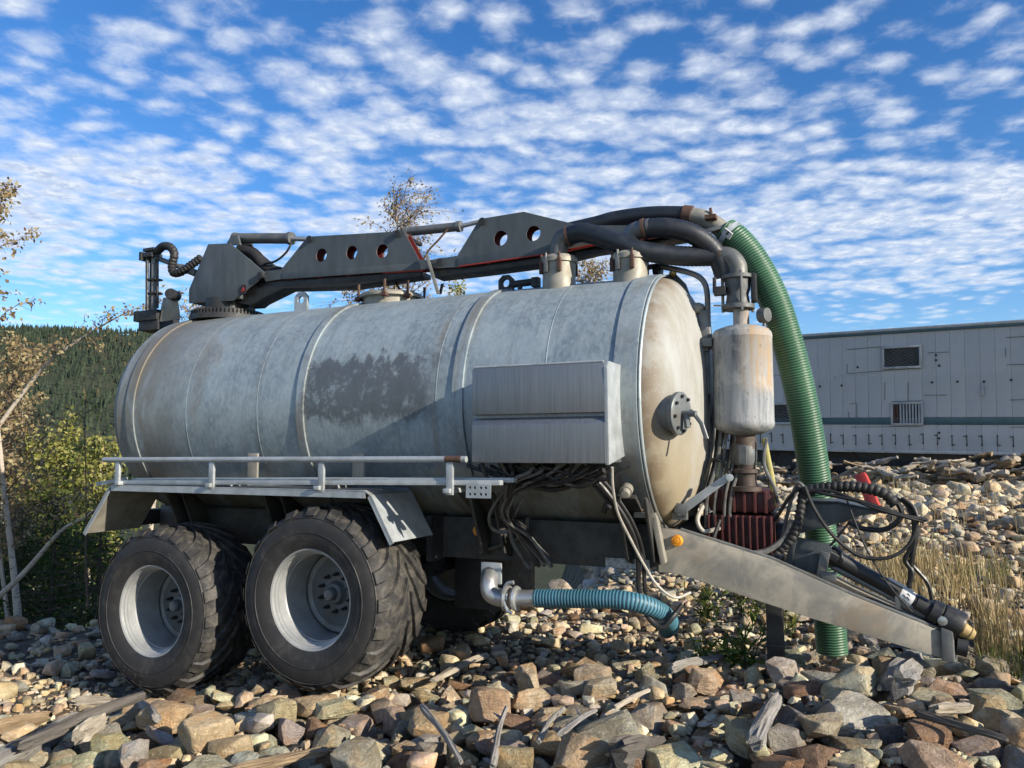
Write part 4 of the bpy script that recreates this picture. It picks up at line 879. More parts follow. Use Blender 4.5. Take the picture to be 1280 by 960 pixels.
h1 = smooth_path([(1.593,-0.280,3.305), (1.743,-0.300,3.306), (1.986,-0.320,3.199), (2.162,-0.300,3.124), (2.433,-0.200,3.077), (2.705,-0.120,3.066)], 10)
part(MB().tube(resample(h1, .014), .073, 18, rfun=lambda t, i: .0745 if i % 2 else .0715), 'suction_tube', 'navy_hose')
h2 = smooth_path([(2.189,-0.280,3.288), (2.362,-0.260,3.278), (2.510,-0.220,3.235), (2.623,-0.160,3.154), (2.699,-0.120,3.037), (2.733,-0.100,2.920)], 10)
part(MB().tube(resample(h2, .014), .073, 18, rfun=lambda t, i: .0745 if i % 2 else .0715), 'suction_tube', 'navy_hose')
for p, q in (((2.677,-0.120,3.069), (2.717,-0.120,3.065)), ((2.177,-0.280,3.284), (2.201,-0.280,3.287)), ((1.587,-0.280,3.299), (1.607,-0.280,3.303))): part(MB().cyl(p, q, .079), 'hose_clamp', 'rust')
part(MB().tube(smooth_path([(2.705,-0.120,3.066), (2.773,-0.120,3.047), (2.821,-0.120,2.978), (2.825,-0.120,2.890)], 8), .07, 18), 'pipe_elbow', 'mid_metal')
vt, vb = Vector((2.825,-0.120,2.907)), Vector((2.819,-0.120,2.664))
vx = (vt.x+vb.x)/2
vm = MB().lathe([(.115, vt.z-.0), (.115, vt.z-.025), (.09, vt.z-.03), (.088, vt.z-.10), (.075, vt.z-.14), (.085, vb.z+.04), (.115, vb.z+.03), (.115, vb.z)], (vx, -.12, 0), (0, 0, 1), 28)
va = part(vm, 'valve_body', 'cast')
for a in (.4, 1.9, 3.5, 5.1): part(MB().cyl((vx+.105*math.cos(a), -.12+.105*math.sin(a), vb.z-.02), (vx+.105*math.cos(a), -.12+.105*math.sin(a), vt.z+.02), .011, seg=8), 'tie_rod', 'mid_metal', va)
part(MB().tube([(2.751,-0.200,2.788), (2.690,-0.200,2.793), (2.673,-0.200,2.783), (2.675,-0.200,2.893)], .013, 6).box((2.712,-0.200,2.791), (.08, .06, .06)), 'valve_handle', 'dark_metal', va)
part(MB().tube([(2.754,-0.200,2.684), (2.665,-0.200,2.691)], .006, 6), 'valve_rod', 'mid_metal', va)
part(MB().box((2.938,-0.120,2.810), (.03, .1, .2)), 'valve_bracket', 'dark_metal', va, .004)
cx, cy = ((2.631,-0.120,2.310)[0]+(3.053,-0.120,2.289)[0])/2, -.12; ct, cbm = (2.873,-0.300,2.501)[2], (2.866,-0.300,1.807)[2]; cr = .205
cn = part(MB().lathe([(.055, ct+.16), (.055, ct+.05), (.07, ct+.045), (cr*.6, ct+.035), (cr*.9, ct+.012), (cr, ct-.015), (cr+.003, ct-.05), (cr, ct-.055), (cr, cbm+.06), (cr+.003, cbm+.055), (cr+.002, cbm+.03), (cr*.92, cbm), (cr*.6, cbm-.03), (.06, cbm-.04)], (cx, cy, 0), (0, 0, 1), 48), 'moisture_trap', 'canister', ang=35)
part(MB().lathe([(.0, .03), (.05, .03), (.052, .025), (.052, -.03), (.0, -.03)], (2.998,-0.120,2.610), (.9, -.45, 0), 24), 'pressure_gauge', 'cast')
part(MB().cyl(Vector((2.997,-0.120,2.564))+Vector((0, 0, -.03)), (2.998,-0.120,2.598), .012), 'gauge_stem', 'mid_metal')
m = MB(); m.box((2.583,-0.120,2.197), (.06, .06, .95)); m.box((2.536,-0.150,2.405), (.16, .05, .07)); m.box((2.542,-0.120,1.862), (.14, .05, .05)); m.box((2.611,-0.120,2.428), (.08, .2, .06)); part(m, 'trap_bracket', 'mid_metal', None, .004)
part(MB().tube(smooth_path([(2.131,-0.050,3.051), (2.242,-0.100,3.041), (2.414,-0.120,2.989), (2.530,-0.120,2.941), (2.587,-0.120,2.883), (2.608,-0.120,2.792), (2.609,-0.120,2.604), (2.617,-0.120,2.416)], 6), .021, 12), 'vent_pipe', 'mid_metal')
part(MB().tube([(2.175,-0.150,3.006), (2.180,-0.200,2.910)], .014, 8).lathe([(.0, .03), (.045, .025), (.045, -.02), (.0, -.03)], (2.241,-0.100,3.010), (1, -.3, 0), 16), 'vent_cock', 'dark_metal')
part(MB().prism([(2.20, 2.88), (2.30, 2.98), (2.36, 2.99), (2.44, 2.90), (2.50, 2.72), (2.45, 2.66), (2.36, 2.80)], -.06, -.03), 'lifting_plate', 'grey_paint', None, .004)
part(MB().lathe([(.0, .06), (.015, .055), (.022, .03), (.028, .0)], (2.349,-0.070,2.982), (.3, -1, 0), 14), 'grease_cap', 'straw_yellow')
q = Vector((2.463,-0.100,2.689)); part(MB().lathe([(.0, .13), (.025, .12), (.045, .09), (.05, .04), (.05, -.01), (.06, -.012), (.06, -.06)], q, (.9, -.1, .05), 20), 'overflow_knob', 'galv_warm')
# ---- pump under the trap
pu = part(MB().box((2.80, .02, 1.09), (.46, .42, .26)), 'pump', 'pump_red', None, .03)
for i in range(10): part(MB().box((2.60+i*.046, -.205, 1.09), (.014, .05, .25)), 'cooling_fin', 'pump_red', pu, .003)
part(MB().box((2.81, .0, 1.31), (.44, .36, .16)), 'pump_housing', 'pump_red', pu, .04)
for i in range(5): part(MB().box((2.70+i*.07, -.19, 1.31), (.02, .03, .15)), 'cooling_fin', 'pump_red', pu, .003)
part(MB().cyl((2.56, .02, 1.08), (2.36, .02, 1.08), .11, seg=22).cyl((3.03, .02, 1.08), (3.16, .02, 1.06), .08, seg=22), 'pump_shaft', 'dark_metal', pu, 0)
part(MB().lathe([(.115, 1.38), (.115, 1.41), (.075, 1.415), (.075, 1.50), (.10, 1.505), (.10, 1.53), (.07, 1.535), (.08, 1.60), (.085, 1.70), (.07, cbm-.02)], (cx, cy, 0), (0, 0, 1), 28), 'pump_riser', 'pump_dark')
part(MB().lathe([(.078, 1.56), (.088, 1.60), (.088, 1.69), (.076, 1.72)], (cx-.005, cy, 0), (0, 0, 1), 24).box((cx, cy-.1, 1.63), (.05, .03, .12)), 'check_valve', 'cast')
part(MB().tube(smooth_path([(2.972,-0.100,1.745), (2.994,-0.100,1.595), (3.019,-0.120,1.458), (3.028,-0.100,1.282)], 5), .02, 7, flat=.35), 'yellow_strap', 'strap_yellow')
part(MB().tube(smooth_path([(2.994,-0.160,1.743), (2.974,-0.160,1.568), (3.035,-0.140,1.404), (3.049,-0.100,1.304)], 5), .012, 7), 'pipe', 'mid_metal')
lv = MB().hexa([(2.418,-0.420,1.263), (2.760,-0.420,1.506), (2.796,-0.420,1.475), (2.455,-0.420,1.215)], [(2.414,-0.400,1.261), (2.757,-0.400,1.506), (2.793,-0.400,1.474), (2.451,-0.400,1.214)]); lv.cyl((2.449,-0.440,1.238), (2.436,-0.380,1.233), .02).cyl((2.784,-0.440,1.480), (2.771,-0.360,1.478), .025); part(lv, 'control_lever', 'galv', None, .003)
part(MB().hexa([(2.425,-0.450,1.308), (2.506,-0.450,1.289), (2.494,-0.450,1.213), (2.408,-0.450,1.243)], [(2.421,-0.430,1.307), (2.502,-0.430,1.287), (2.490,-0.430,1.212), (2.403,-0.430,1.241)]).box((2.440,-0.400,1.213), (.1, .06, .05)), 'lever_bracket', 'mid_metal', None, .003)
rn = random.Random(5)
for i in range(11):           # rigid hydraulic lines and hoses running down behind the trap
    xa = 884+i*4.2+rn.uniform(-2, 2); xb = 868+i*4.0+rn.uniform(-4, 4); v1 = rn.uniform(-.05, .2)
    x0_, x1_ = 2.60+i*.028+rn.uniform(-.01, .01), 2.50+i*.026+rn.uniform(-.02, .02)
    part(MB().tube(smooth_path([(x0_, -v1, 1.98+rn.uniform(-.1, .1)), ((x0_+x1_)/2+.01, -v1+.02, 1.62), (x1_, -v1-.02, 1.35), (x1_-.02, -v1, 1.12)], 5), rn.uniform(.010, .015), 7), 'hydraulic_line', 'cable_grey' if i % 3 else 'cable')
# ---- hose holder, guard box and drive shaft on the drawbar
m = MB(); V_ = .10
m.hexa([(3.210,-0.100,1.319), (3.431,-0.100,1.320), (3.731,-0.100,1.260), (3.559,-0.100,1.229), (3.480,-0.100,1.189), (3.188,-0.100,1.098)], [(3.207,-0.060,1.317), (3.429,-0.060,1.317), (3.732,-0.060,1.258), (3.559,-0.060,1.226), (3.479,-0.060,1.186), (3.185,-0.060,1.094)])
hh = part(m, 'hose_holder', 'grey_paint', None, .004)
part(MB().hexa([(3.211,-0.110,1.320), (3.231,-0.110,1.310), (3.125,-0.110,0.877), (3.079,-0.110,0.884)], [(3.205,-0.030,1.315), (3.225,-0.030,1.305), (3.119,-0.030,0.865), (3.072,-0.030,0.874)]), 'holder_post', 'grey_paint', hh, .004)
part(MB().hexa([(3.210,-0.100,1.319), (3.431,-0.100,1.320), (3.731,-0.100,1.260), (3.721,-0.100,1.245), (3.430,-0.100,1.298), (3.214,-0.100,1.292)], [(3.232,0.120,1.330), (3.450,0.120,1.329), (3.726,0.050,1.266), (3.725,0.050,1.250), (3.450,0.120,1.313), (3.237,0.120,1.307)]), 'holder_top', 'grey_paint', hh, .003)
part(MB().hexa([(3.171,-0.090,1.075), (3.376,-0.090,1.036), (3.385,-0.090,0.995), (3.324,-0.090,0.817), (3.119,-0.090,0.879)], [(3.155,0.120,1.053), (3.368,0.120,1.014), (3.377,0.120,0.970), (3.314,0.120,0.786), (3.101,0.120,0.850)]), 'shaft_guard', 'grey_paint', None, .006)
d0, d1 = Vector((3.360,-0.000,0.956)), Vector((4.099,-0.000,0.546)); ax = (d1-d0).normalized(); Ld = (d1-d0).length
pt = part(MB().lathe([(.03, -.02), (.070, .0), (.072, .06), (.058, .075), (.056, .08), (.056, Ld*.68), (.064, Ld*.69), (.064, Ld*.78), (.086, Ld*.795), (.09, Ld*.86), (.084, Ld*.87), (.094, Ld*.88), (.104, Ld*1.0), (.10, Ld*1.02), (.05, Ld*1.025)], d0, ax, 30), 'drive_shaft', 'cable', ang=30)
for i in range(10): a = i*2*PI/10; e1 = ax.orthogonal().normalized(); e2 = ax.cross(e1); p = d0+(e1*math.cos(a)+e2*math.sin(a))*.066; part(MB().tube([p+ax*.0, p+ax*.06], .009, 5), 'guard_rib', 'mid_metal' if i % 2 else 'cable', pt)
part(MB().lathe([(.057, Ld*.565), (.0585, Ld*.57), (.0585, Ld*.66), (.057, Ld*.665)], d0, ax, 30, close=False), 'shaft_label', 'white_label', pt)
side = (Vector((0, -1, 0))-ax*Vector((0, -1, 0)).dot(ax)).normalized(); upv = ax.cross(side)*-1
if upv.z < 0: upv = -upv
for k, (s_, t_) in enumerate(((.60, .012), (.615, -.012), (.63, .01), (.605, -.03), (.622, .032))): c = d0+ax*(Ld*s_)+(side*math.cos(t_*18)+upv*math.sin(t_*18)).normalized()*.0595; part(MB().tube([c-ax*.012+upv*.006, c, c+ax*.010-upv*.008], .003, 5), 'pictogram', 'ink', pt)
c = d0+ax*Ld*.45+(side*.35+upv).normalized()*.058; part(MB().tube([c, c+ax*.16], .016, 6, flat=.2), 'torn_label', 'white_label', pt)
part(MB().lathe([(.045, 0), (.05, .01), (.04, .05), (.045, .055), (.03, .08), (.0, .085)], d0+ax*Ld*1.03, ax, 18), 'yoke', 'straw_yellow', pt)
part(MB().cyl((3.378,-0.020,0.880), (3.786,-0.020,0.679), .024, seg=14).cyl((3.786,-0.020,0.679), (3.974,-0.020,0.583), .036, seg=14).box((3.767,-0.020,0.678), (.03, .07, .08)), 'drawbar_ram', 'mid_metal')
part(MB().lathe([(.0, .02), (.028, .015), (.028, -.02)], (4.014,-0.090,0.591), (0, -1, 0), 12), 'drawbar_nut', 'alu')
q = Vector((3.328,-0.120,0.906)); part(MB().box(q, (.06, .05, .16), (0, .2, 0)).box(q+Vector((.03, 0, -.08)), (.1, .06, .06)), 'guard_chain', 'mid_metal', None, .01)
# ---- hoses and cables
def hose(pts, r, mat, name='hydraulic_hose', ribs=0, par=None):
    p = smooth_path(pts, 8)
    if ribs: p = resample(p, ribs/4); return part(MB().tube(p, r, 10, rfun=lambda t, i: r*(1.0, 1.08, 1.0, .84)[i % 4]), name, mat, par)
    return part(MB().tube(p, r, 8), name, mat, par)
hose([(3.199,-0.140,1.375), (3.301,-0.150,1.404), (3.451,-0.160,1.423), (3.595,-0.160,1.416), (3.711,-0.160,1.382), (3.770,-0.140,1.316)], .036, 'rubber', 'spiral_hose', .036)
hose([(3.221,-0.150,1.397), (3.198,-0.180,1.249), (3.154,-0.200,1.090), (3.049,-0.200,0.979)], .03, 'rubber', 'spiral_hose', .036)
hose([(3.233,-0.180,1.409), (3.352,-0.200,1.376), (3.591,-0.200,1.325), (3.798,-0.180,1.253), (3.947,-0.150,1.221)], .013, 'cable'); hose([(3.224,-0.200,1.389), (3.402,-0.200,1.393), (3.637,-0.200,1.295), (3.820,-0.180,1.239), (3.933,-0.150,1.210)], .011, 'cable')
hose([(3.236,-0.220,1.422), (3.292,-0.240,1.277), (3.403,-0.240,1.105), (3.555,-0.220,0.983), (3.718,-0.200,0.979), (3.836,-0.160,1.056), (3.893,-0.140,1.193), (3.880,-0.120,1.292), (3.818,-0.120,1.357)], .012, 'cable')
hose([(3.490,-0.120,1.191), (3.585,-0.120,1.148), (3.703,-0.120,1.148), (3.784,-0.120,1.202), (3.810,-0.120,1.264), (3.772,-0.120,1.356)], .017, 'cable'); hose([(3.782,-0.120,1.366), (3.849,-0.100,1.305), (3.881,-0.100,1.189), (3.867,-0.100,1.061), (3.821,-0.100,0.958), (3.855,-0.100,0.884), (3.833,-0.100,0.797)], .017, 'cable')
hose([(3.880,-0.100,1.265), (3.883,-0.100,1.113), (3.858,-0.100,0.960), (3.838,-0.080,0.779)], .016, 'cable'); hose([(3.827,-0.080,0.956), (3.894,-0.060,0.881), (3.946,-0.050,0.807), (3.965,-0.040,0.707)], .014, 'cable')
hose([(3.469,-0.160,1.403), (3.530,-0.200,1.210), (3.603,-0.200,1.009), (3.712,-0.160,0.808), (3.845,-0.100,0.632)], .006, 'cable'); hose([(3.490,-0.150,1.178), (3.429,-0.150,1.098), (3.377,-0.120,1.029)], .008, 'cable')
hose([(3.235,-0.200,1.410), (3.195,-0.200,1.441), (3.162,-0.180,1.381), (3.119,-0.150,1.244), (3.061,-0.150,1.028), (3.002,-0.100,0.954)], .013, 'cable_grey'); hose([(3.205,-0.200,1.415), (3.132,-0.200,1.344), (3.030,-0.150,1.188), (2.939,-0.100,1.153)], .012, 'cable')
hose([(2.721,-0.350,0.990), (2.870,-0.300,0.971), (2.993,-0.250,0.993), (3.093,-0.200,1.077), (3.147,-0.200,1.196)], .02, 'cable_grey'); hose([(2.691,-0.300,1.187), (2.658,-0.340,1.082), (2.620,-0.380,0.967)], .014, 'cable')
hose([(3.068,-0.100,1.403), (3.102,0.100,1.384), (3.180,0.150,1.411), (3.127,0.100,1.294), (3.011,-0.100,1.237)], .011, 'cable_white'); hose([(2.682,-0.250,1.128), (2.582,-0.300,1.107), (2.539,-0.300,1.182), (2.567,-0.200,1.286)], .015, 'cable_white')
hose([(2.762,-0.200,1.456), (2.711,-0.200,1.567), (2.629,-0.200,1.594), (2.571,-0.200,1.453)], .011, 'cable')
# harness below the toolbox
rn = random.Random(9)
for i in range(15):
    a = (bu0+.02+.8*rn.random(), -1.0-.15*rn.random(), bz0+.02); mu = 1.45+.08*rn.random()
    part(MB().tube(smooth_path([a, (a[0]*.75+.38*1., -1.02-.1*rn.random(), bz0-.06-.06*rn.random()), (mu-.05+.06*rn.random(), -.98-.08*rn.random(), bz0-.13-.06*rn.random()), (1.30+.12*rn.random(), -.9, bz0-.30-.06*rn.random()), (1.35+.1*rn.random(), -.72, 1.05+.08*rn.random()), (1.45+.15*rn.random(), -.62, .84+.08*rn.random())], 6), rn.uniform(.009, .016), 7), 'cable', 'cable' if i % 4 else 'cable_grey')
for i in range(7):
    a = bu0+.1+.1*i
    part(MB().tube(smooth_path([(a-.25, -1.0-.02*i, bz0-.02), (a, -1.02, bz0-.09-.025*(i % 3)), (a+.15, -1.03, bz0-.10-.03*(i % 2)), (a+.3, -1.0, bz0-.01)], 6), .013, 7), 'cable', 'cable')
hose([(1.448,-1.000,1.442), (1.294,-0.900,1.320), (1.208,-0.850,1.205), (1.203,-0.800,1.117), (1.272,-0.750,1.088), (1.383,-0.720,1.145)], .013, 'cable_grey'); hose([(1.514,-0.950,1.345), (1.357,-0.800,1.179), (1.312,-0.700,1.029), (1.360,-0.600,0.880), (1.404,-0.600,0.826)], .015, 'cable_grey')
hose([(1.478,-1.000,1.463), (1.728,-0.980,1.404), (1.957,-1.000,1.471), (2.108,-1.050,1.535)], .018, 'cable'); hose([(0.957,-0.500,0.903), (1.155,-0.500,0.972), (1.317,-0.500,1.049), (1.371,-0.550,1.171)], .017, 'cable_grey')
for k, o_ in enumerate((0, 5, -4)):
    dd = [(735, 588, 1.0), (762, 620, .9), (785, 655, .8), (797, 690, .7), (799, 735, .66), (808, 768, .64), (826, 786, .62), (842, 772, .6)]
hose([(1.985,-1.000,1.532), (2.102,-0.920,1.368), (2.193,-0.820,1.185), (2.227,-0.720,0.996), (2.223,-0.680,0.758), (2.264,-0.660,0.587), (2.353,-0.640,0.509), (2.429,-0.600,0.580), (2.461,-0.500,0.632)], .018, 'cable'); hose([(2.012,-1.000,1.543), (2.118,-0.900,1.388), (2.214,-0.800,1.199), (2.254,-0.700,0.995), (2.256,-0.660,0.757), (2.280,-0.640,0.575), (2.359,-0.620,0.537), (2.446,-0.580,0.609)], .014, 'cable')
hose([(1.958,-1.000,1.511), (2.070,-0.920,1.357), (2.155,-0.850,1.263), (2.188,-0.800,1.219), (2.228,-0.720,1.089), (2.253,-0.700,0.943)], .012, 'cable'); hose([(2.045,-0.860,1.260), (2.074,-0.900,1.305), (2.106,-0.900,1.285)], .02, 'cable')
hose([(2.195,-1.160,1.557), (2.180,-1.100,1.428), (2.163,-0.950,1.270), (2.197,-0.800,1.096), (2.263,-0.700,0.913), (2.336,-0.640,0.775), (2.437,-0.600,0.699), (2.521,-0.500,0.720)], .0095, 'cable_white', 'white_cable')
# ---- outlet elbow with coupling
ap = Vector((1.136,-0.700,0.784)); fp = MB().box(ap+Vector((0, .03, .0)), (.16, .02, .15)); el = part(fp, 'outlet_flange', 'galv', None, .004)
part(MB().tube(smooth_path([(1.122,-0.660,0.777), (1.149,-0.740,0.729), (1.172,-0.760,0.662), (1.240,-0.760,0.634), (1.316,-0.750,0.632)], 6), .062, 20), 'outlet_elbow', 'alu', el)
for px0, rr in (((1.298,-0.750,0.631), .088), ((1.365,-0.750,0.636), .082)): p = Vector(px0); part(MB().lathe([(.062, -.016), (rr, -.014), (rr+.006, 0), (rr, .014), (.062, .016)], p, (1, 0, .02), 26), 'coupling_ring', 'alu', el)
part(MB().tube(smooth_path([(1.293,-0.820,0.675), (1.330,-0.820,0.743), (1.378,-0.820,0.757)], 5), .014, 8).tube(smooth_path([(1.306,-0.820,0.622), (1.330,-0.820,0.565), (1.366,-0.820,0.551)], 5), .014, 8), 'coupling_lever', 'alu', el)
part(MB().cyl((1.365,-0.750,0.636), (1.528,-0.750,0.649), .058, seg=22), 'hose_tail', 'alu', el)

# ================================================================== hoses that can be taken off
def ribbed(name, pts, r, pitch, m1, m2, seg=26):
    p = resample(smooth_path(pts, 14), pitch/4); m = MB(); n = len(p)
    o0 = len(m.f); m.tube(p, r, seg, rfun=lambda t, i: r*(.965, 1.0, 1.03, 1.0)[i % 4]); m.mi = [0]*len(m.f)
    for i in range(n-1):
        if i % 4 in (1, 2):
            for j in range(seg): m.mi[i*seg+j] = 1
    return m.build(name, [m1, m2], None, ang=80), p
M4 = Matrix.Translation((-.9032, 6.6981, 0)) @ Matrix.Rotation(-A, 4, 'Z')
gh, gp = ribbed('suction_hose', [(2.719,-0.000,3.274), (2.809,-0.000,3.197), (2.933,0.010,3.013), (3.050,0.040,2.743), (3.134,0.090,2.424), (3.204,0.160,2.052), (3.252,0.240,1.679), (3.280,0.330,1.331), (3.304,0.400,0.866), (3.327,0.450,0.487), (3.339,0.470,0.200)], .108, .019, 'green_hose', 'green_rib')
gh.matrix_world = M4; tag(gh, 'thick green ribbed suction hose hanging from the boom end to the ground', 'hose')
a, b = Vector((2.742,-0.000,3.253)), Vector((2.770,0.000,3.226))
part(MB().cyl(a, b, .116, seg=26), 'hose_clamp', 'galv', gh); lp = Vector((2.760,-0.120,3.226))
lb = part(MB().box(lp, (.075, .012, .05), (.5, R(45), 0)), 'clamp_label', 'white_label', gh); part(MB().box(lp+Vector((.004, -.008, .0)), (.012, .006, .03), (.5, R(60), 0)), 'label_mark', 'ink', gh)
bh, bp_ = ribbed('outlet_hose', [(1.516,-0.750,0.648), (1.692,-0.750,0.661), (2.027,-0.740,0.680), (2.185,-0.720,0.674), (2.291,-0.640,0.632), (2.332,-0.480,0.559), (2.309,-0.200,0.455), (2.221,0.200,0.334), (2.094,0.600,0.210)], .062, .022, 'blue_hose', 'blue_rib')
bh.matrix_world = M4; tag(bh, 'blue ribbed hose on the silver outlet elbow under the tank', 'hose')

# ================================================================== the stones
# a height map of the bank onto which stones are dropped one by one, so that they lie on each other
X0, Y0, CS = -7.2, 3.0, .025; NX, NY = 600, 400
gx = X0+CS*(np.arange(NX)+.5); gy = Y0+CS*(np.arange(NY)+.5); HM = h(*np.meshgrid(gx, gy)).copy(); HB = HM.copy()
WHEELS = []
for (u, w) in ((0., .61), (-1.55, .402)):
    for s in (-1, 1): WHEELS.append(((-.9032+u*math.cos(A)+s*.985*math.sin(A)), 6.6981-u*math.sin(A)+s*.985*math.cos(A), w))
def wheel_limit(x, y, r):
    """height under a tyre above which no stone may rise at this spot"""
    lim = 9.
    for wx, wy, w in WHEELS:
        dx, dy = x-wx, y-wy; du = dx*math.cos(A)-dy*math.sin(A); dv = dx*math.sin(A)+dy*math.cos(A)
        if abs(dv) < .33+r*.75 and abs(du) < .68+r*.6: d = max(0., abs(du)-r*.75); lim = min(lim, w-math.sqrt(max(0, .675**2-d*d)))
    return lim
def foot(x, y, a, b, c, yaw):
    R_ = max(a, b); i0, i1 = int((x-R_-X0)/CS), int((x+R_-X0)/CS)+1; j0, j1 = int((y-R_-Y0)/CS), int((y+R_-Y0)/CS)+1
    if i0 < 0 or j0 < 0 or i1 >= NX or j1 >= NY: return None
    xx = gx[i0:i1]-x; yy = (gy[j0:j1]-y)[:, None]; cc, ss = math.cos(yaw), math.sin(yaw)
    q = ((xx*cc+yy*ss)/a)**2+((-xx*ss+yy*cc)/b)**2; return (slice(j0, j1), slice(i0, i1)), q
def rest(x, y, a, b, c, yaw):
    f = foot(x, y, a, b, c, yaw)
    if f is None: return None
    sl, q = f; m = q < .8
    if not m.any(): m = q <= q.min()
    z = np.sort((HM[sl]+c*np.sqrt(np.clip(1-q, 0, 1))*.92)[m]); return float(z[int(len(z)*.86)]), sl, q
def settle(sl, q, z, c):
    m = q < 1; top = z+c*np.sqrt(np.clip(1-q, 0, 1))*.95; HM[sl] = np.where(m, np.maximum(HM[sl], top), HM[sl])
def stone_mesh(seed, hi=True):
    rn = random.Random(seed); bm = bmesh.new(); kind = seed % 4
    ax = ((1, .72, .58), (1, .62, .36), (1, .8, .68), (1, .55, .5))[kind]; n = (15, 13, 24, 12)[kind]
    for _ in range(n):
        p = Vector((rn.gauss(0, 1), rn.gauss(0, 1), rn.gauss(0, 1))).normalized(); k = .86 if kind != 2 else .6
        p = Vector((math.copysign(abs(p.x)**k, p.x), math.copysign(abs(p.y)**k, p.y), math.copysign(abs(p.z)**k, p.z)))*rn.uniform(.86, 1.08)
        bm.verts.new((p.x*ax[0], p.y*ax[1], p.z*ax[2]))
    r_ = bmesh.ops.convex_hull(bm, input=bm.verts); bmesh.ops.delete(bm, geom=list({e for e in r_['geom_interior'] if isinstance(e, bmesh.types.BMVert)}), context='VERTS')
    bmesh.ops.dissolve_limit(bm, angle_limit=R(11), verts=bm.verts, edges=bm.edges)
    bmesh.ops.bevel(bm, geom=list(bm.edges), offset=.022 if kind != 2 else .08, segments=2 if hi else 1, profile=.5, affect='EDGES', clamp_overlap=True)
    bmesh.ops.triangulate(bm, faces=bm.faces)
    if hi:
        bmesh.ops.subdivide_edges(bm, edges=[e for e in bm.edges if e.calc_length() > .22], cuts=1); bmesh.ops.triangulate(bm, faces=bm.faces)
        bmesh.ops.subdivide_edges(bm, edges=[e for e in bm.edges if e.calc_length() > .2], cuts=1); bmesh.ops.triangulate(bm, faces=bm.faces)
        o = Vector((seed*3.1, seed*1.7, 0))
        bm.normal_update()
        for v in bm.verts: v.co += v.normal*(mnoise.noise(v.co*1.7+o)*.035+mnoise.noise(v.co*4.5+o)*.02+mnoise.noise(v.co*11+o)*.014)
    mx = [max(abs(v.co[i]) for v in bm.verts) for i in range(3)]
    for v in bm.verts: v.co = Vector(v.co[i]/mx[0] for i in range(3))
    me = bpy.data.meshes.new('stone'); bm.to_mesh(me); bm.free(); me.materials.append(MATS['stone'])
    me.polygons.foreach_set('use_smooth', [True]*len(me.polygons)); me.set_sharp_from_angle(angle=R(24))
    return me, (1, mx[1]/mx[0], mx[2]/mx[0])
PROTO = [stone_mesh(i, True) for i in range(28)]; LOW = [stone_mesh(i, False) for i in range(28)]
SHAPE = ('angular', 'flat', 'rounded', 'long')
LOWV = []
for me, ex in LOW:
    v = np.empty(len(me.vertices)*3, np.float32); me.vertices.foreach_get('co', v); fs = np.array([tuple(p.vertices) for p in me.polygons], np.int32); LOWV.append((v.reshape(-1, 3), fs))
PAL = (('tan', (.56, .44, .285), 38), ('cream', (.68, .60, .43), 28), ('grey', (.45, .42, .355), 18), ('grey-green', (.44, .41, .30), 22), ('rust-brown', (.33, .225, .14), 7), ('pinkish', (.52, .41, .30), 7), ('dark grey', (.23, .22, .20), 4))
def pick(rn, left):
    ws = [p[2]*(1.8 if left and p[0] in ('pinkish', 'tan', 'rust-brown') else 1) for p in PAL]; return rn.choices(PAL, ws)[0]
STONES = []     # x, y, z, scale, yaw, tilt, proto, colour name, rgb, label
rs = random.Random(77)
def drop(x, y, a, k, label=None, col=None, tries=1, sink=.0, sq=None, yaw=None):
    best = None; ex = PROTO[k][1]; b, c = a*ex[1], a*ex[2]
    if sq: b, c = a*sq[0], a*sq[1]
    for t in range(tries):
        xx, yy = (x, y) if tries == 1 else (x+rs.uniform(-1, 1)*.35, y+rs.uniform(-1, 1)*.35)
        yw = rs.uniform(0, PI) if yaw is None else yaw; r_ = rest(xx, yy, a, b, c, yw)
        if r_ is None: continue
        z = r_[0]-sink*c
        if z+c*.8 > wheel_limit(xx, yy, a): continue
        j, i = int((yy-Y0)/CS), int((xx-X0)/CS); key = z-c-HB[j, i]
        if best is None or key < best[0]: best = (key, xx, yy, z, yw, r_[1], r_[2])
    if best is None: return False
    key, xx, yy, z, yw, sl, q = best
    if key > .13: return False
    settle(sl, q, z, c)
    cn, rgb, _ = col or pick(rs, xx < -2.4)
    f = rs.uniform(.78, 1.15); rgb = tuple(min(.68, v*f*rs.uniform(.94, 1.06)) for v in rgb)
    STONES.append([xx, yy, z, (a, b/ex[1], c/ex[2]), yw, (rs.gauss(0, .16), rs.gauss(0, .16)), k, cn, rgb, label]); return True
PD = {p[0]: p for p in PAL}
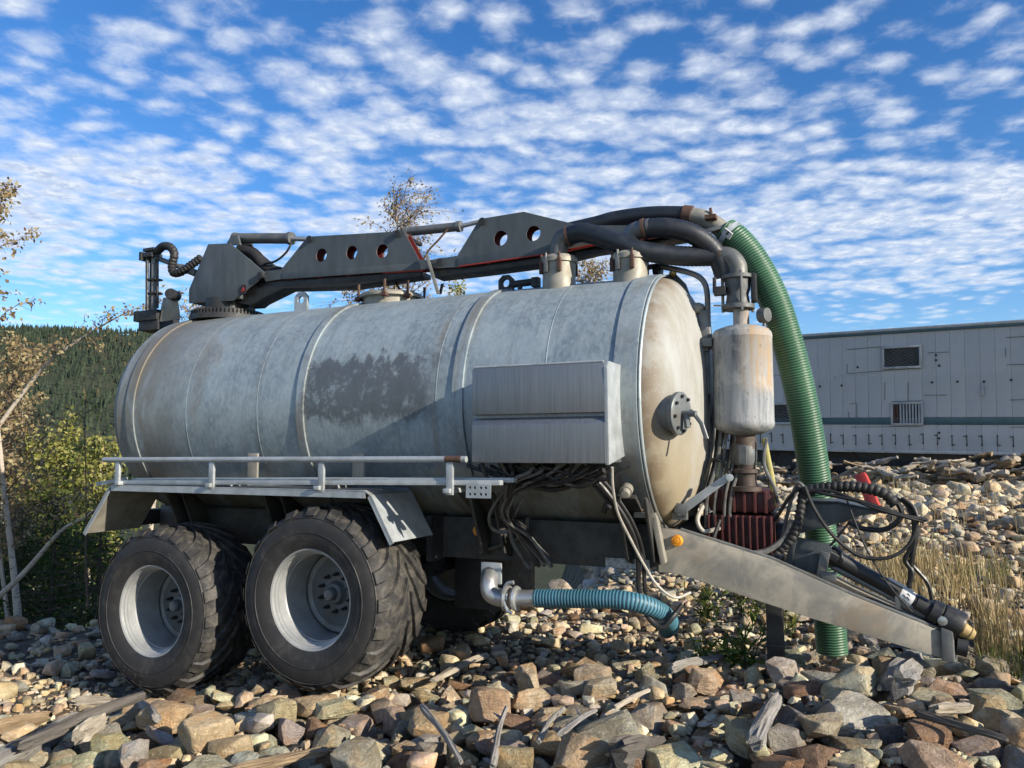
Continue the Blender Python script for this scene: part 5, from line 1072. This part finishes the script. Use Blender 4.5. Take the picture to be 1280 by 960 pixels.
HAND = [  # the stones one notices: spot, half width, shape, colour, label
 ((-2.001,4.657,-0.050), .200, 2, 'tan', 'large rounded tan boulder at the bottom left, beside the grey driftwood'),
 ((-1.775,4.537,-0.050), .150, 6, 'pinkish', 'smooth pinkish boulder right of the large rounded tan boulder'),
 ((-0.817,4.565,0.050), .205, 0, 'pinkish', 'big pinkish-tan boulder in the foreground below the front tyre'),
 ((-0.043,5.315,0.020), .135, 4, 'rust-brown', 'rust-brown broken stone in the middle of the foreground'),
 ((-2.518,5.735,-0.120), .40, 1, 'cream', 'long pale slab wedged in front of the rear tyre'),
 ((0.686,6.260,0.050), .135, 8, 'tan', 'orange-tan pointed stone below the blue hose'),
 ((0.709,5.651,0.050), .130, 10, 'grey', 'pale grey boulder in front of the orange-tan pointed stone'),
 ((0.523,5.285,0.050), .125, 3, 'grey-green', 'tilted blocky stone left of the pale grey boulder'),
 ((-0.398,4.184,0.050), .145, 12, 'grey-green', 'grey-green block at the bottom edge left of centre'),
 ((-1.049,4.270,0.050), .100, 16, 'tan', 'light tan stone at the bottom edge left of the big pinkish boulder'),
 ((1.168,4.607,0.080), .120, 20, 'cream', 'cream coloured angular boulder below the weeds'),
 ((1.423,4.742,0.080), .130, 24, 'grey-green', 'cracked grey-green rock right of the cream boulder'),
 ((2.028,5.021,0.120), .215, 14, 'grey', 'big smooth grey boulder below the middle of the drawbar'),
 ((1.883,4.459,0.100), .245, 18, 'grey', 'big speckled grey boulder in the right foreground'),
 ((2.421,4.617,0.180), .200, 22, 'grey-green', 'big rounded grey-green boulder below the hitch'),
 ((1.971,4.220,0.220), .060, 26, 'cream', 'small yellowish round stone lying on the speckled boulder'),
 ((2.053,4.158,0.100), .110, 2, 'grey', 'grey egg-shaped stone at the bottom right'),
 ((2.661,4.512,0.200), .240, 5, 'tan', 'long tan-grey rock at the right edge'),
 ((1.800,5.363,0.100), .165, 9, 'tan', 'tan slab right of the weeds, under the drawbar'),
 ((2.363,5.333,0.140), .135, 13, 'rust-brown', 'dark reddish slab under the drawbar'),
 ((2.500,5.869,0.150), .150, 17, 'grey', 'thick grey slab standing against the foot of the green hose'),
 ((2.217,5.941,0.120), .110, 0, 'grey', 'grey block left of the foot of the green hose'),
 ((1.880,4.031,0.120), .095, 15, 'rust-brown', 'orange-brown wedge at the bottom edge right of centre'),
 ((1.619,4.244,0.080), .130, 1, 'tan', 'flat brown rock in front of the speckled boulder'),
 ((1.431,4.136,0.080), .120, 10, 'grey-green', 'rounded grey-green stone at the bottom right of centre'),
 ((-0.087,4.326,0.050), .110, 8, 'cream', 'cream stone at the bottom edge among roots'),
 ((0.255,5.056,0.050), .105, 14, 'cream', 'pale yellow stone right of the rust-brown stone'),
 ((-1.506,5.625,-0.020), .085, 20, 'tan', 'tan block in front of the gap between the tyres'),
 ((-2.102,6.026,-0.080), .150, 21, 'cream', 'pale broken stone leaning at the foot of the front tyre'),
 ((-0.641,5.296,0.000), .125, 6, 'grey-green', 'rounded mossy stone below the front tyre tread'),
 ((1.140,5.135,0.050), .10, 4, 'cream', 'blocky cream stone left of the cream boulder'),
 ((2.960,5.086,0.250), .14, 7, 'tan', 'tan angular stone beside the drive shaft end'),
 ((0.585,9.537,0.000), .28, 8, 'cream', 'large pale sunlit rock behind the blue hose'),
 ((0.764,5.591,0.100), .09, 3, 'grey', 'upright grey stone right of centre'),
 ((0.462,4.383,0.050), .085, 7, 'cream', 'upright blocky cream stone at the bottom centre'),
 ((0.146,4.833,0.050), .07, 5, 'rust-brown', 'small dark brown stone below the pale yellow stone')]
for p, a, k, cn, lab in HAND: drop(p[0], p[1], a*.86, k, lab, PD[cn], sink=.25)
def field(n, a0, a1, region, tries, pw=1.6):
    done = 0; x0, x1, y0, y1 = region
    for _ in range(n):
        x, y = rs.uniform(x0, x1), rs.uniform(y0, y1)
        if abs(x) > .76*y+.7: continue
        a = a0+(a1-a0)*rs.random()**pw; done += drop(x, y, a, rs.randrange(28), tries=tries, sink=.12)
    return done
AREA = (-6.6, 7.2, 3.35, 12.4)
field(620, .095, .175, (-4, 4.6, 3.4, 5.6), 10, 1.7); field(520, .075, .14, AREA, 10, 1.7); field(2300, .045, .09, AREA, 8); field(4200, .026, .05, AREA, 5); field(7000, .014, .03, (-4.5, 5.0, 3.4, 8.0), 4)
# farther field on the right, up to the trailer and under it
for _ in range(7500):
    y = 8.5+15*rs.random()**1.15; x = rs.uniform(.12*y-.5, .80*y+1.2)
    if y < 12.3 and x < 7.1: continue
    a = (.035+.115*rs.random()**2.2)*(1+.02*y); k = rs.randrange(28); cn, rgb, _w = pick(rs, False); f = rs.uniform(.8, 1.25)
    STONES.append([x, y, hf(x, y)+a*PROTO[k][1][2]*rs.uniform(.0, .9), (a, a, a), rs.uniform(0, PI), (rs.gauss(0, .3), rs.gauss(0, .3)), k, cn, tuple(v*f for v in rgb), None])
# rank by how large they show; the 300 largest stand alone
def shows(s):
    q = in_view(s[:3])
    if q is None or not (-20 < q[0] < 1300 and q[1] < 985): return 0
    hid = (300 < q[0] < 1000 and q[1] < 700) or s[1] > 11
    return (0 if hid else 1)*s[3][0]/q[2]*(1 if s[9] is None else 5)
STONES.sort(key=shows, reverse=True)
NEAR, REST = STONES[:300], STONES[300:]
ZONES = ((95, 'at the far left'), (280, 'in front of the rear wheel'), (480, 'in front of the front wheel'), (620, 'right of the front wheel'), (740, 'before the silver coupling'), (860, 'in front of the blue hose'), (960, 'around the green weeds'), (1060, 'under the middle of the drawbar'), (1170, 'near the hitch'), (2000, 'at the right edge'))
def auto_label(s):
    q = in_view(s[:3]); zone = next(z for lim, z in ZONES if q[0] < lim)
    row = 'bottom edge' if q[1] > 915 else ('foreground' if q[1] > 868 else ('second row' if q[1] > 825 else 'back row'))
    px = 1920*s[3][0]/q[2]; size = 'large' if px > 62 else ('medium' if px > 44 else 'small')
    return f'{size} {SHAPE[s[6] % 4]} {s[7]} stone {zone}, {row}', q[0]
cnt = {}
for s in NEAR:
    if s[9] is None: l, x = auto_label(s); cnt.setdefault(l, []).append((x, id(s)))
for s in NEAR:
    lab = s[9]
    if lab is None:
        l, x = auto_label(s); g = sorted(cnt[l]); i = [q for _, q in g].index(id(s))
        lab = l if len(g) == 1 else l+', '+(('left', 'right') if len(g) == 2 else ('leftmost', 'middle', 'rightmost') if len(g) == 3 else ('leftmost', 'second from left', 'third from left', 'fourth from left', 'fifth from left', 'sixth from left', 'seventh from left', 'eighth from left', 'ninth from left'))[min(i, 8)]
    o = bpy.data.objects.new('stone', PROTO[s[6]][0]); COL.objects.link(o); o.location = s[:3]; o.scale = s[3]
    o.rotation_euler = (s[5][0], s[5][1], s[4]); o.color = (*s[8], 1); tag(o, lab, 'stone', 'loose stones on the bank')
VV, FF, CC = [], [], []; off = 0
for s in REST:
    v, f = LOWV[s[6]]; v = v*np.array(s[3], np.float32); m = np.array(Matrix.Rotation(s[4], 3, 'Z') @ Matrix.Rotation(s[5][1], 3, 'Y') @ Matrix.Rotation(s[5][0], 3, 'X'), np.float32)
    VV.append(v @ m.T+np.array(s[:3], np.float32)); FF.append(f+off); off += len(v); CC.append(np.tile(np.array((*s[8], 1), np.float32), (len(v), 1)))
bed = np_mesh('stone_bed', np.concatenate(VV), np.concatenate(FF), 'stone_bed', face_col=np.concatenate(CC), smooth=True)
bed.data.set_sharp_from_angle(angle=R(32)); tag(bed, 'mass of smaller stones and gravel covering the bank', 'stones', kind='stuff')
print('stones', len(STONES), 'tris', sum(len(f) for f in FF))

# ================================================================== driftwood on the stones
def surf(x, y):
    i, j = int((x-X0)/CS), int((y-Y0)/CS)
    if 2 <= i < NX-2 and 2 <= j < NY-2: return float(HM[j-2:j+3, i-2:i+3].max())
    return hf(x, y)+.1
def wood(name, label, a, b, r0, r1, mat, seed, flat=.6, bend=.05, twist=.5, lift=0., group='driftwood scattered over the stones', cat='driftwood', forks=()):
    rn = random.Random(seed); a = Vector((a[0], a[1], surf(a[0], a[1])+r0*.35+lift)); b = Vector((b[0], b[1], surf(b[0], b[1])+r1*.35+lift)); lim = .18*(b-a).length; b.z = a.z+max(-lim, min(lim, b.z-a.z)); L_ = (b-a).length; n = 16; m = MB(); seg = 22; bend *= .45
    def body(p0, d, L1, ra, rb, ph):
        V = []; F_ = []
        e1 = d.orthogonal().normalized(); e2 = d.cross(e1)
        for i in range(n):
            t = i/(n-1); c = p0+d*(t*L1)+e1*(bend*L1*math.sin(PI*t)*1.0)+e2*(bend*.6*L1*math.sin(2.3*PI*t+ph)); rr = ra+(rb-ra)*t; tw = twist*t+ph
            for j in range(seg):
                an = 2*PI*j/seg; k = rr*(1+.30*mnoise.noise(Vector((math.cos(an)*1.6+seed, math.sin(an)*1.6, t*3.2)))+.34*mnoise.noise(Vector((math.cos(an)*3.6, math.sin(an)*3.6+seed, t*1.2)))+.15*mnoise.noise(Vector((math.cos(an)*7, math.sin(an)*7+seed, t*2.5))))
                if i in (0, n-1): k *= .78
                x, y = math.cos(an)*k, math.sin(an)*k*flat; V.append(c+e1*(x*math.cos(tw)-y*math.sin(tw))+e2*(x*math.sin(tw)+y*math.cos(tw))+d*((rn.uniform(-.6, .6)*rr) if i in (0, n-1) else 0))
        for i in range(n-1):
            for j in range(seg): F_.append((i*seg+j, i*seg+(j+1) % seg, (i+1)*seg+(j+1) % seg, (i+1)*seg+j))
        F_ += [tuple(range(seg-1, -1, -1)), tuple(range((n-1)*seg, n*seg))]; m.add(V, F_)
    body(Vector((0, 0, 0)), Vector((0, 0, 1)), L_, r0, r1, rn.uniform(0, 3))
    for t, ang, l2 in forks:
        d = Vector((math.sin(ang), .25*math.cos(seed), math.cos(ang)*.8)).normalized(); body(Vector((0, 0, L_*t)), d, l2, r1*.8, r1*.25, rn.uniform(0, 3))
    o = m.build(name, mat, None, ang=32); o.location = a; o.rotation_mode = 'QUATERNION'; o.rotation_quaternion = (b-a).to_track_quat('Z', 'Y')
    return tag(o, label, cat, group)
wood('driftwood_log', 'big split grey driftwood log at the bottom left corner', (-2.803,4.186,-0.100), (-3.004,5.496,-0.100), .085, .06, 'wood_grey', 1, .65, .02)
wood('driftwood_branch', 'long dark driftwood branch lying across the grey log', (-2.778,4.480,-0.020), (-2.426,5.211,-0.050), .042, .03, 'wood_dark', 2, .8, .03, lift=.05)
wood('driftwood_plank', 'short pale plank end in front of the rear tyre', (-3.430,6.235,-0.140), (-3.140,6.235,-0.140), .05, .04, 'wood_pale', 3, .35, .0)
wood('driftwood_stub', 'short grey weathered stub right of the dark branch', (-2.765,5.798,-0.060), (-2.222,4.972,-0.030), .03, .045, 'wood_grey', 4, .7, .02, lift=.02)
wood('driftwood_plank', 'narrow grey board slanting behind the pale plank', (-3.023,5.530,-0.100), (-3.113,6.344,-0.140), .038, .028, 'wood_grey', 5, .4, .02)
wood('driftwood_stick', 'bleached flat stick right of the front tyre', (-0.572,5.651,0.050), (-0.200,6.565,0.050), .032, .028, 'wood_pale', 6, .5, .03, lift=.02)
wood('driftwood_stick', 'grey stick pointing down right at the bottom centre', (-0.524,4.646,0.080), (-0.251,4.034,0.080), .026, .018, 'wood_grey', 7, .7, .04, lift=.02)
wood('driftwood_root', 'curved grey root at the bottom centre', (-0.095,3.937,0.080), (-0.037,4.594,0.080), .03, .02, 'wood_grey', 8, .6, .03, lift=.02, forks=((.8, .6, .10),))
wood('driftwood_stick', 'thick bleached stick rising from the bottom edge', (1.151,3.773,0.120), (1.507,4.521,0.140), .048, .036, 'wood_grey', 9, .85, .02, lift=.03)
wood('driftwood_stump', 'big speckled driftwood stump under the drawbar end', (2.235,4.604,0.220), (2.726,5.356,0.260), .10, .085, 'wood_grey', 10, .85, .02, lift=.03)
wood('driftwood_chunk', 'white splintered wood chunk at the lower right', (2.169,4.103,0.200), (2.394,4.160,0.220), .045, .04, 'wood_pale', 11, .6, .04, lift=.02)
wood('driftwood_stick', 'dark stick lying along the bottom right edge', (2.076,4.072,0.140), (2.359,3.791,0.120), .024, .018, 'wood_dark', 12, .8, .03, lift=.03)
wood('driftwood_branch', 'forked bleached branch left of the green weeds', (1.052,5.256,0.100), (1.580,5.883,0.100), .034, .02, 'wood_grey', 13, .7, .05, lift=.02, forks=((.35, .7, .14), (.6, -.6, .12)))
wood('driftwood_root', 'gnarled dark grey root clump at the bottom edge', (0.514,3.886,0.100), (0.814,4.269,0.100), .085, .05, 'wood_dark', 14, .7, .06, forks=((.5, .6, .12),))
wood('driftwood_stick', 'small bleached twig right of centre', (0.617,4.780,0.100), (0.861,4.959,0.100), .016, .012, 'wood_pale', 15, .8, .04, lift=.02)
wood('driftwood_log', 'half buried grey log at the lower left edge', (-3.508,5.282,-0.150), (-3.346,5.720,-0.160), .07, .05, 'wood_tan', 16, .6, .02)
wood('driftwood_stick', 'brown rotten stick at the bottom left of centre', (-1.414,4.040,0.000), (-0.991,4.262,0.020), .05, .035, 'wood_tan', 17, .6, .03, lift=.01)
wood('driftwood_stick', 'thin grey stick leaning near the bottom centre', (0.129,4.034,0.080), (0.297,4.607,0.080), .018, .012, 'wood_grey', 18, .8, .06, lift=.03)
wood('driftwood_root', 'grey root fragment left of the gnarled root clump', (0.239,3.985,0.080), (0.477,4.517,0.080), .026, .014, 'wood_grey', 19, .6, .03, lift=.03, forks=((.6, .6, .10),))
wood('timber_beam', 'dark weathered beam end behind the drive shaft tip', (3.296,5.874,0.300), (3.780,5.977,0.300), .06, .05, 'wood_dark', 20, .6, .01, lift=.05)
wood('driftwood_plank', 'pale splintered wood chunk between the tan boulders and the log', (-2.544,4.677,-0.080), (-2.541,4.936,-0.080), .06, .05, 'wood_pale', 21, .6, .05, lift=.02)
# the windrow of broken wood under the trailer
rw = random.Random(3); PILE = []
for i in range(170):
    s = -1.3+6.6*rw.random(); back = rw.uniform(-1.3, .1); base = Vector((7.5625, 20.0084, 0))+Vector((.8, -.6, 0))*s+Vector((.6, .8, 0))*back
    zz = hf(base.x, base.y)+.12+.62*rw.random()**1.1*(1-.7*abs(back+.6)); L_ = rw.uniform(.25, .8)
    r_ = rw.uniform(.045, .12); m = MB(); d = (Vector((.8, -.6, 0))*rw.choice((-1, 1))+Vector((rw.gauss(0, .6), rw.gauss(0, .6), rw.gauss(0, .22)))).normalized()
    P = [Vector((mnoise.noise(Vector((i*1.7, t*3, 0)))*.06, mnoise.noise(Vector((t*3, i*1.3, 5)))*.06, t*L_)) for t in np.linspace(0, 1, 7)]
    m.tube(P, r_, 8, rfun=lambda t, k: r_*(1-.45*t)*(1+.8*mnoise.noise(Vector((t*7, i*2.3, 1)))), flat=.7)
    mt_ = rw.choice(('wood_pale', 'wood_pale', 'wood_grey', 'wood_tan'))
    o = m.build('driftwood_log', mt_, None, ang=50); o.location = (base.x, base.y, zz); o.rotation_mode = 'QUATERNION'; o.rotation_quaternion = d.to_track_quat('Z', 'Y')
    q = in_view((base.x, base.y, zz)); zone = next(z for lim, z in ((990, 'behind the moisture trap'), (1060, 'behind the green hose'), (1105, 'right above the red beam'), (1155, 'below the barred window'), (1215, 'right of the barred window'), (1265, 'near the right edge'), (3000, 'at the right edge')) if q[0] < lim)
    PILE.append((f"{'stout' if r_ > .085 else 'thin'} {'long' if L_ > .75 else 'short'} {dict(wood_pale='pale', wood_grey='grey', wood_tan='brown')[mt_]} log {zone} in the pile below the trailer", q[0], o))
def ordinals(items):
    """labels that would repeat get their place from left to right"""
    by = {}
    for l, x, o in items: by.setdefault(l, []).append((x, o.name, o))
    W_ORD = ('leftmost', 'second', 'third', 'fourth', 'fifth', 'sixth', 'seventh', 'eighth', 'ninth', 'tenth', 'eleventh', 'twelfth', 'thirteenth', 'fourteenth', 'fifteenth', 'sixteenth', 'seventeenth', 'eighteenth', 'nineteenth', 'twentieth')
    for l, g in by.items():
        g.sort(key=lambda t: t[:2])
        for i, (x, _, o) in enumerate(g): yield o, (l if len(g) == 1 else (('left ', 'right ')[i] if len(g) == 2 else W_ORD[min(i, 19)]+' ')+l)
for o, lab in ordinals(PILE): tag(o, lab, 'log', 'driftwood pile below the trailer')
# ---- red beam standing behind the green hose
p0, p1 = Vector((5.451,11.600,0.757)), Vector((5.369,11.900,1.294)); d = (p1-p0).normalized(); m = MB(); e2 = Vector((.75, -.66, 0)); e1 = d.cross(e2).normalized(); e2 = e1.cross(d).normalized()
qa = [p0+e1*a*.085+e2*b*.08 for a, b in ((-1, -1), (1, -1), (1, 1), (-1, 1))]; qb = [p1+e1*a*.085+e2*b*.08 for a, b in ((-1, -1), (1, -1), (1, 1), (-1, 1))]
m.hexa(qa, qb); rb = m.build('steel_beam', 'signal_red', None, .012); tag(rb, 'bright red steel beam standing slanted in front of the trailer', 'beam')

# ================================================================== grass and weeds
def grass(name, label, spots, mat):
    B = []; Hh = []
    for (c, rx, ry, n, hh) in spots:
        a = rng.random(n)*6.28; q = np.sqrt(rng.random(n)); x = c[0]+rx*q*np.cos(a); y = c[1]+ry*q*np.sin(a)
        keep = rng.random(n) < .25+.75*sst(-.25, .35, fbm2(x, y, .28, 1.)); x, y = x[keep], y[keep]
        B.append(np.stack([x, y, h(x, y)], -1)); Hh.append(hh*(.45+.65*rng.random(len(x))))
    B = np.concatenate(B); H_ = np.concatenate(Hh)[:, None]; n = len(B); a = rng.random(n)*6.28; dr = np.stack([np.cos(a), np.sin(a), 0*a], -1); pe = np.stack([-np.sin(a), np.cos(a), 0*a], -1)
    w = (.0022+.0022*rng.random(n))[:, None]; ln = (.08+.42*rng.random(n)**1.5)[:, None]; up = np.array([[0, 0, 1.]])
    m1 = B+up*H_*.5+dr*H_*ln*.28; m2 = B+up*H_*.85+dr*H_*ln*.7; tp = B+up*H_*(1.0-.25*ln)+dr*H_*ln*1.1
    V = np.stack([B-pe*w, B+pe*w, m1-pe*w*.9, m1+pe*w*.9, m2-pe*w*.8, m2+pe*w*.8, tp], 1).reshape(-1, 3); o = np.arange(n)[:, None]*7
    F_ = np.concatenate([o+np.array([[i, j, k]]) for i, j, k in ((0, 1, 3), (0, 3, 2), (2, 3, 5), (2, 5, 4), (4, 5, 6))], 1).reshape(-1, 3)
    tag(np_mesh(name, V, F_, mat, face_val=np.repeat(rng.random(n), 5)), label, 'grass', kind='stuff')
g1, g2, g3 = (3.827,7.803,0.300), (4.655,8.500,0.350), (3.395,5.334,0.250)
grass('dry_grass', 'tall straw coloured grass behind the drawbar and hoses', [((g1[0], g1[1]), .7, 1.0, 800, .50), ((g2[0]-.1, g2[1]), .55, 1.0, 450, .48), ((g3[0]+.22, g3[1]+.15), .32, .45, 800, .6), ((4.2, 8.6), 1.4, 1.2, 350, .4), ((6.8, 12.5), 2.0, 2.0, 500, .4), ((7.2, 16.2), 1.5, .8, 500, .4)], 'dry_grass')
g4 = (3.202,5.086,0.250); grass('green_grass', 'short green grass at the foot of the dry tuft by the right edge', [((g4[0]+.1, g4[1]), .26, .2, 700, .3), ((g2[0]+.2, g2[1]-.3), .35, .3, 300, .3)], 'green_grass')
def weed(label, base, n, ht, seed, mat='leaf_plant', size=.10):
    rn = random.Random(seed); z = surf(base[0], base[1])-.05; e = empty('leafy_weed', (base[0], base[1], z)); st = MB(); C = []; D = []
    for k in range(n):
        a = rn.uniform(0, 6.28); l = rn.uniform(.05, .35); hh = ht*rn.uniform(.6, 1.1); o = Vector((rn.gauss(0, .07), rn.gauss(0, .07), 0)); P = [o+Vector((math.cos(a)*l*t*t*hh*2, math.sin(a)*l*t*t*hh*2, hh*t)) for t in np.linspace(0, 1, 6)]
        st.tube(P, .004, 5, False)
        for t in np.linspace(.2, 1, 16):
            i = min(int(t*5), 4); C.append(tuple(P[i].lerp(P[i+1], t*5-i)))
    s_ = st.build('stems', 'leaf_plant', e, fix=False); s_['kind'] = 'stuff'; leaves('foliage', mat, e, C, size, aspect=.24, droop=-.15); return tag(e, label, 'weed', 'weeds under the drawbar')
for lab, p, n, ht, sd, mt_, sz in (('bright green leafy weed standing among the stones below the drawbar', (1.682,5.764,0.120), 8, .34, 1, 'leaf_plant', .11), ('smaller green weed left of the bright leafy weed', (1.502,5.973,0.100), 5, .22, 2, 'leaf_plant', .09), ('dark weed in the shade behind the drawbar leg', (2.386,6.802,0.100), 7, .36, 3, 'leaf_green', .09), ('dark weed in the shade beside the loose cable ends', (1.778,7.279,0.100), 7, .34, 4, 'leaf_green', .09), ('low dark weed between the cable ends and the drawbar leg', (2.149,7.279,0.100), 7, .32, 5, 'leaf_green', .09)): weed(lab, p, n, ht, sd, mt_, sz)
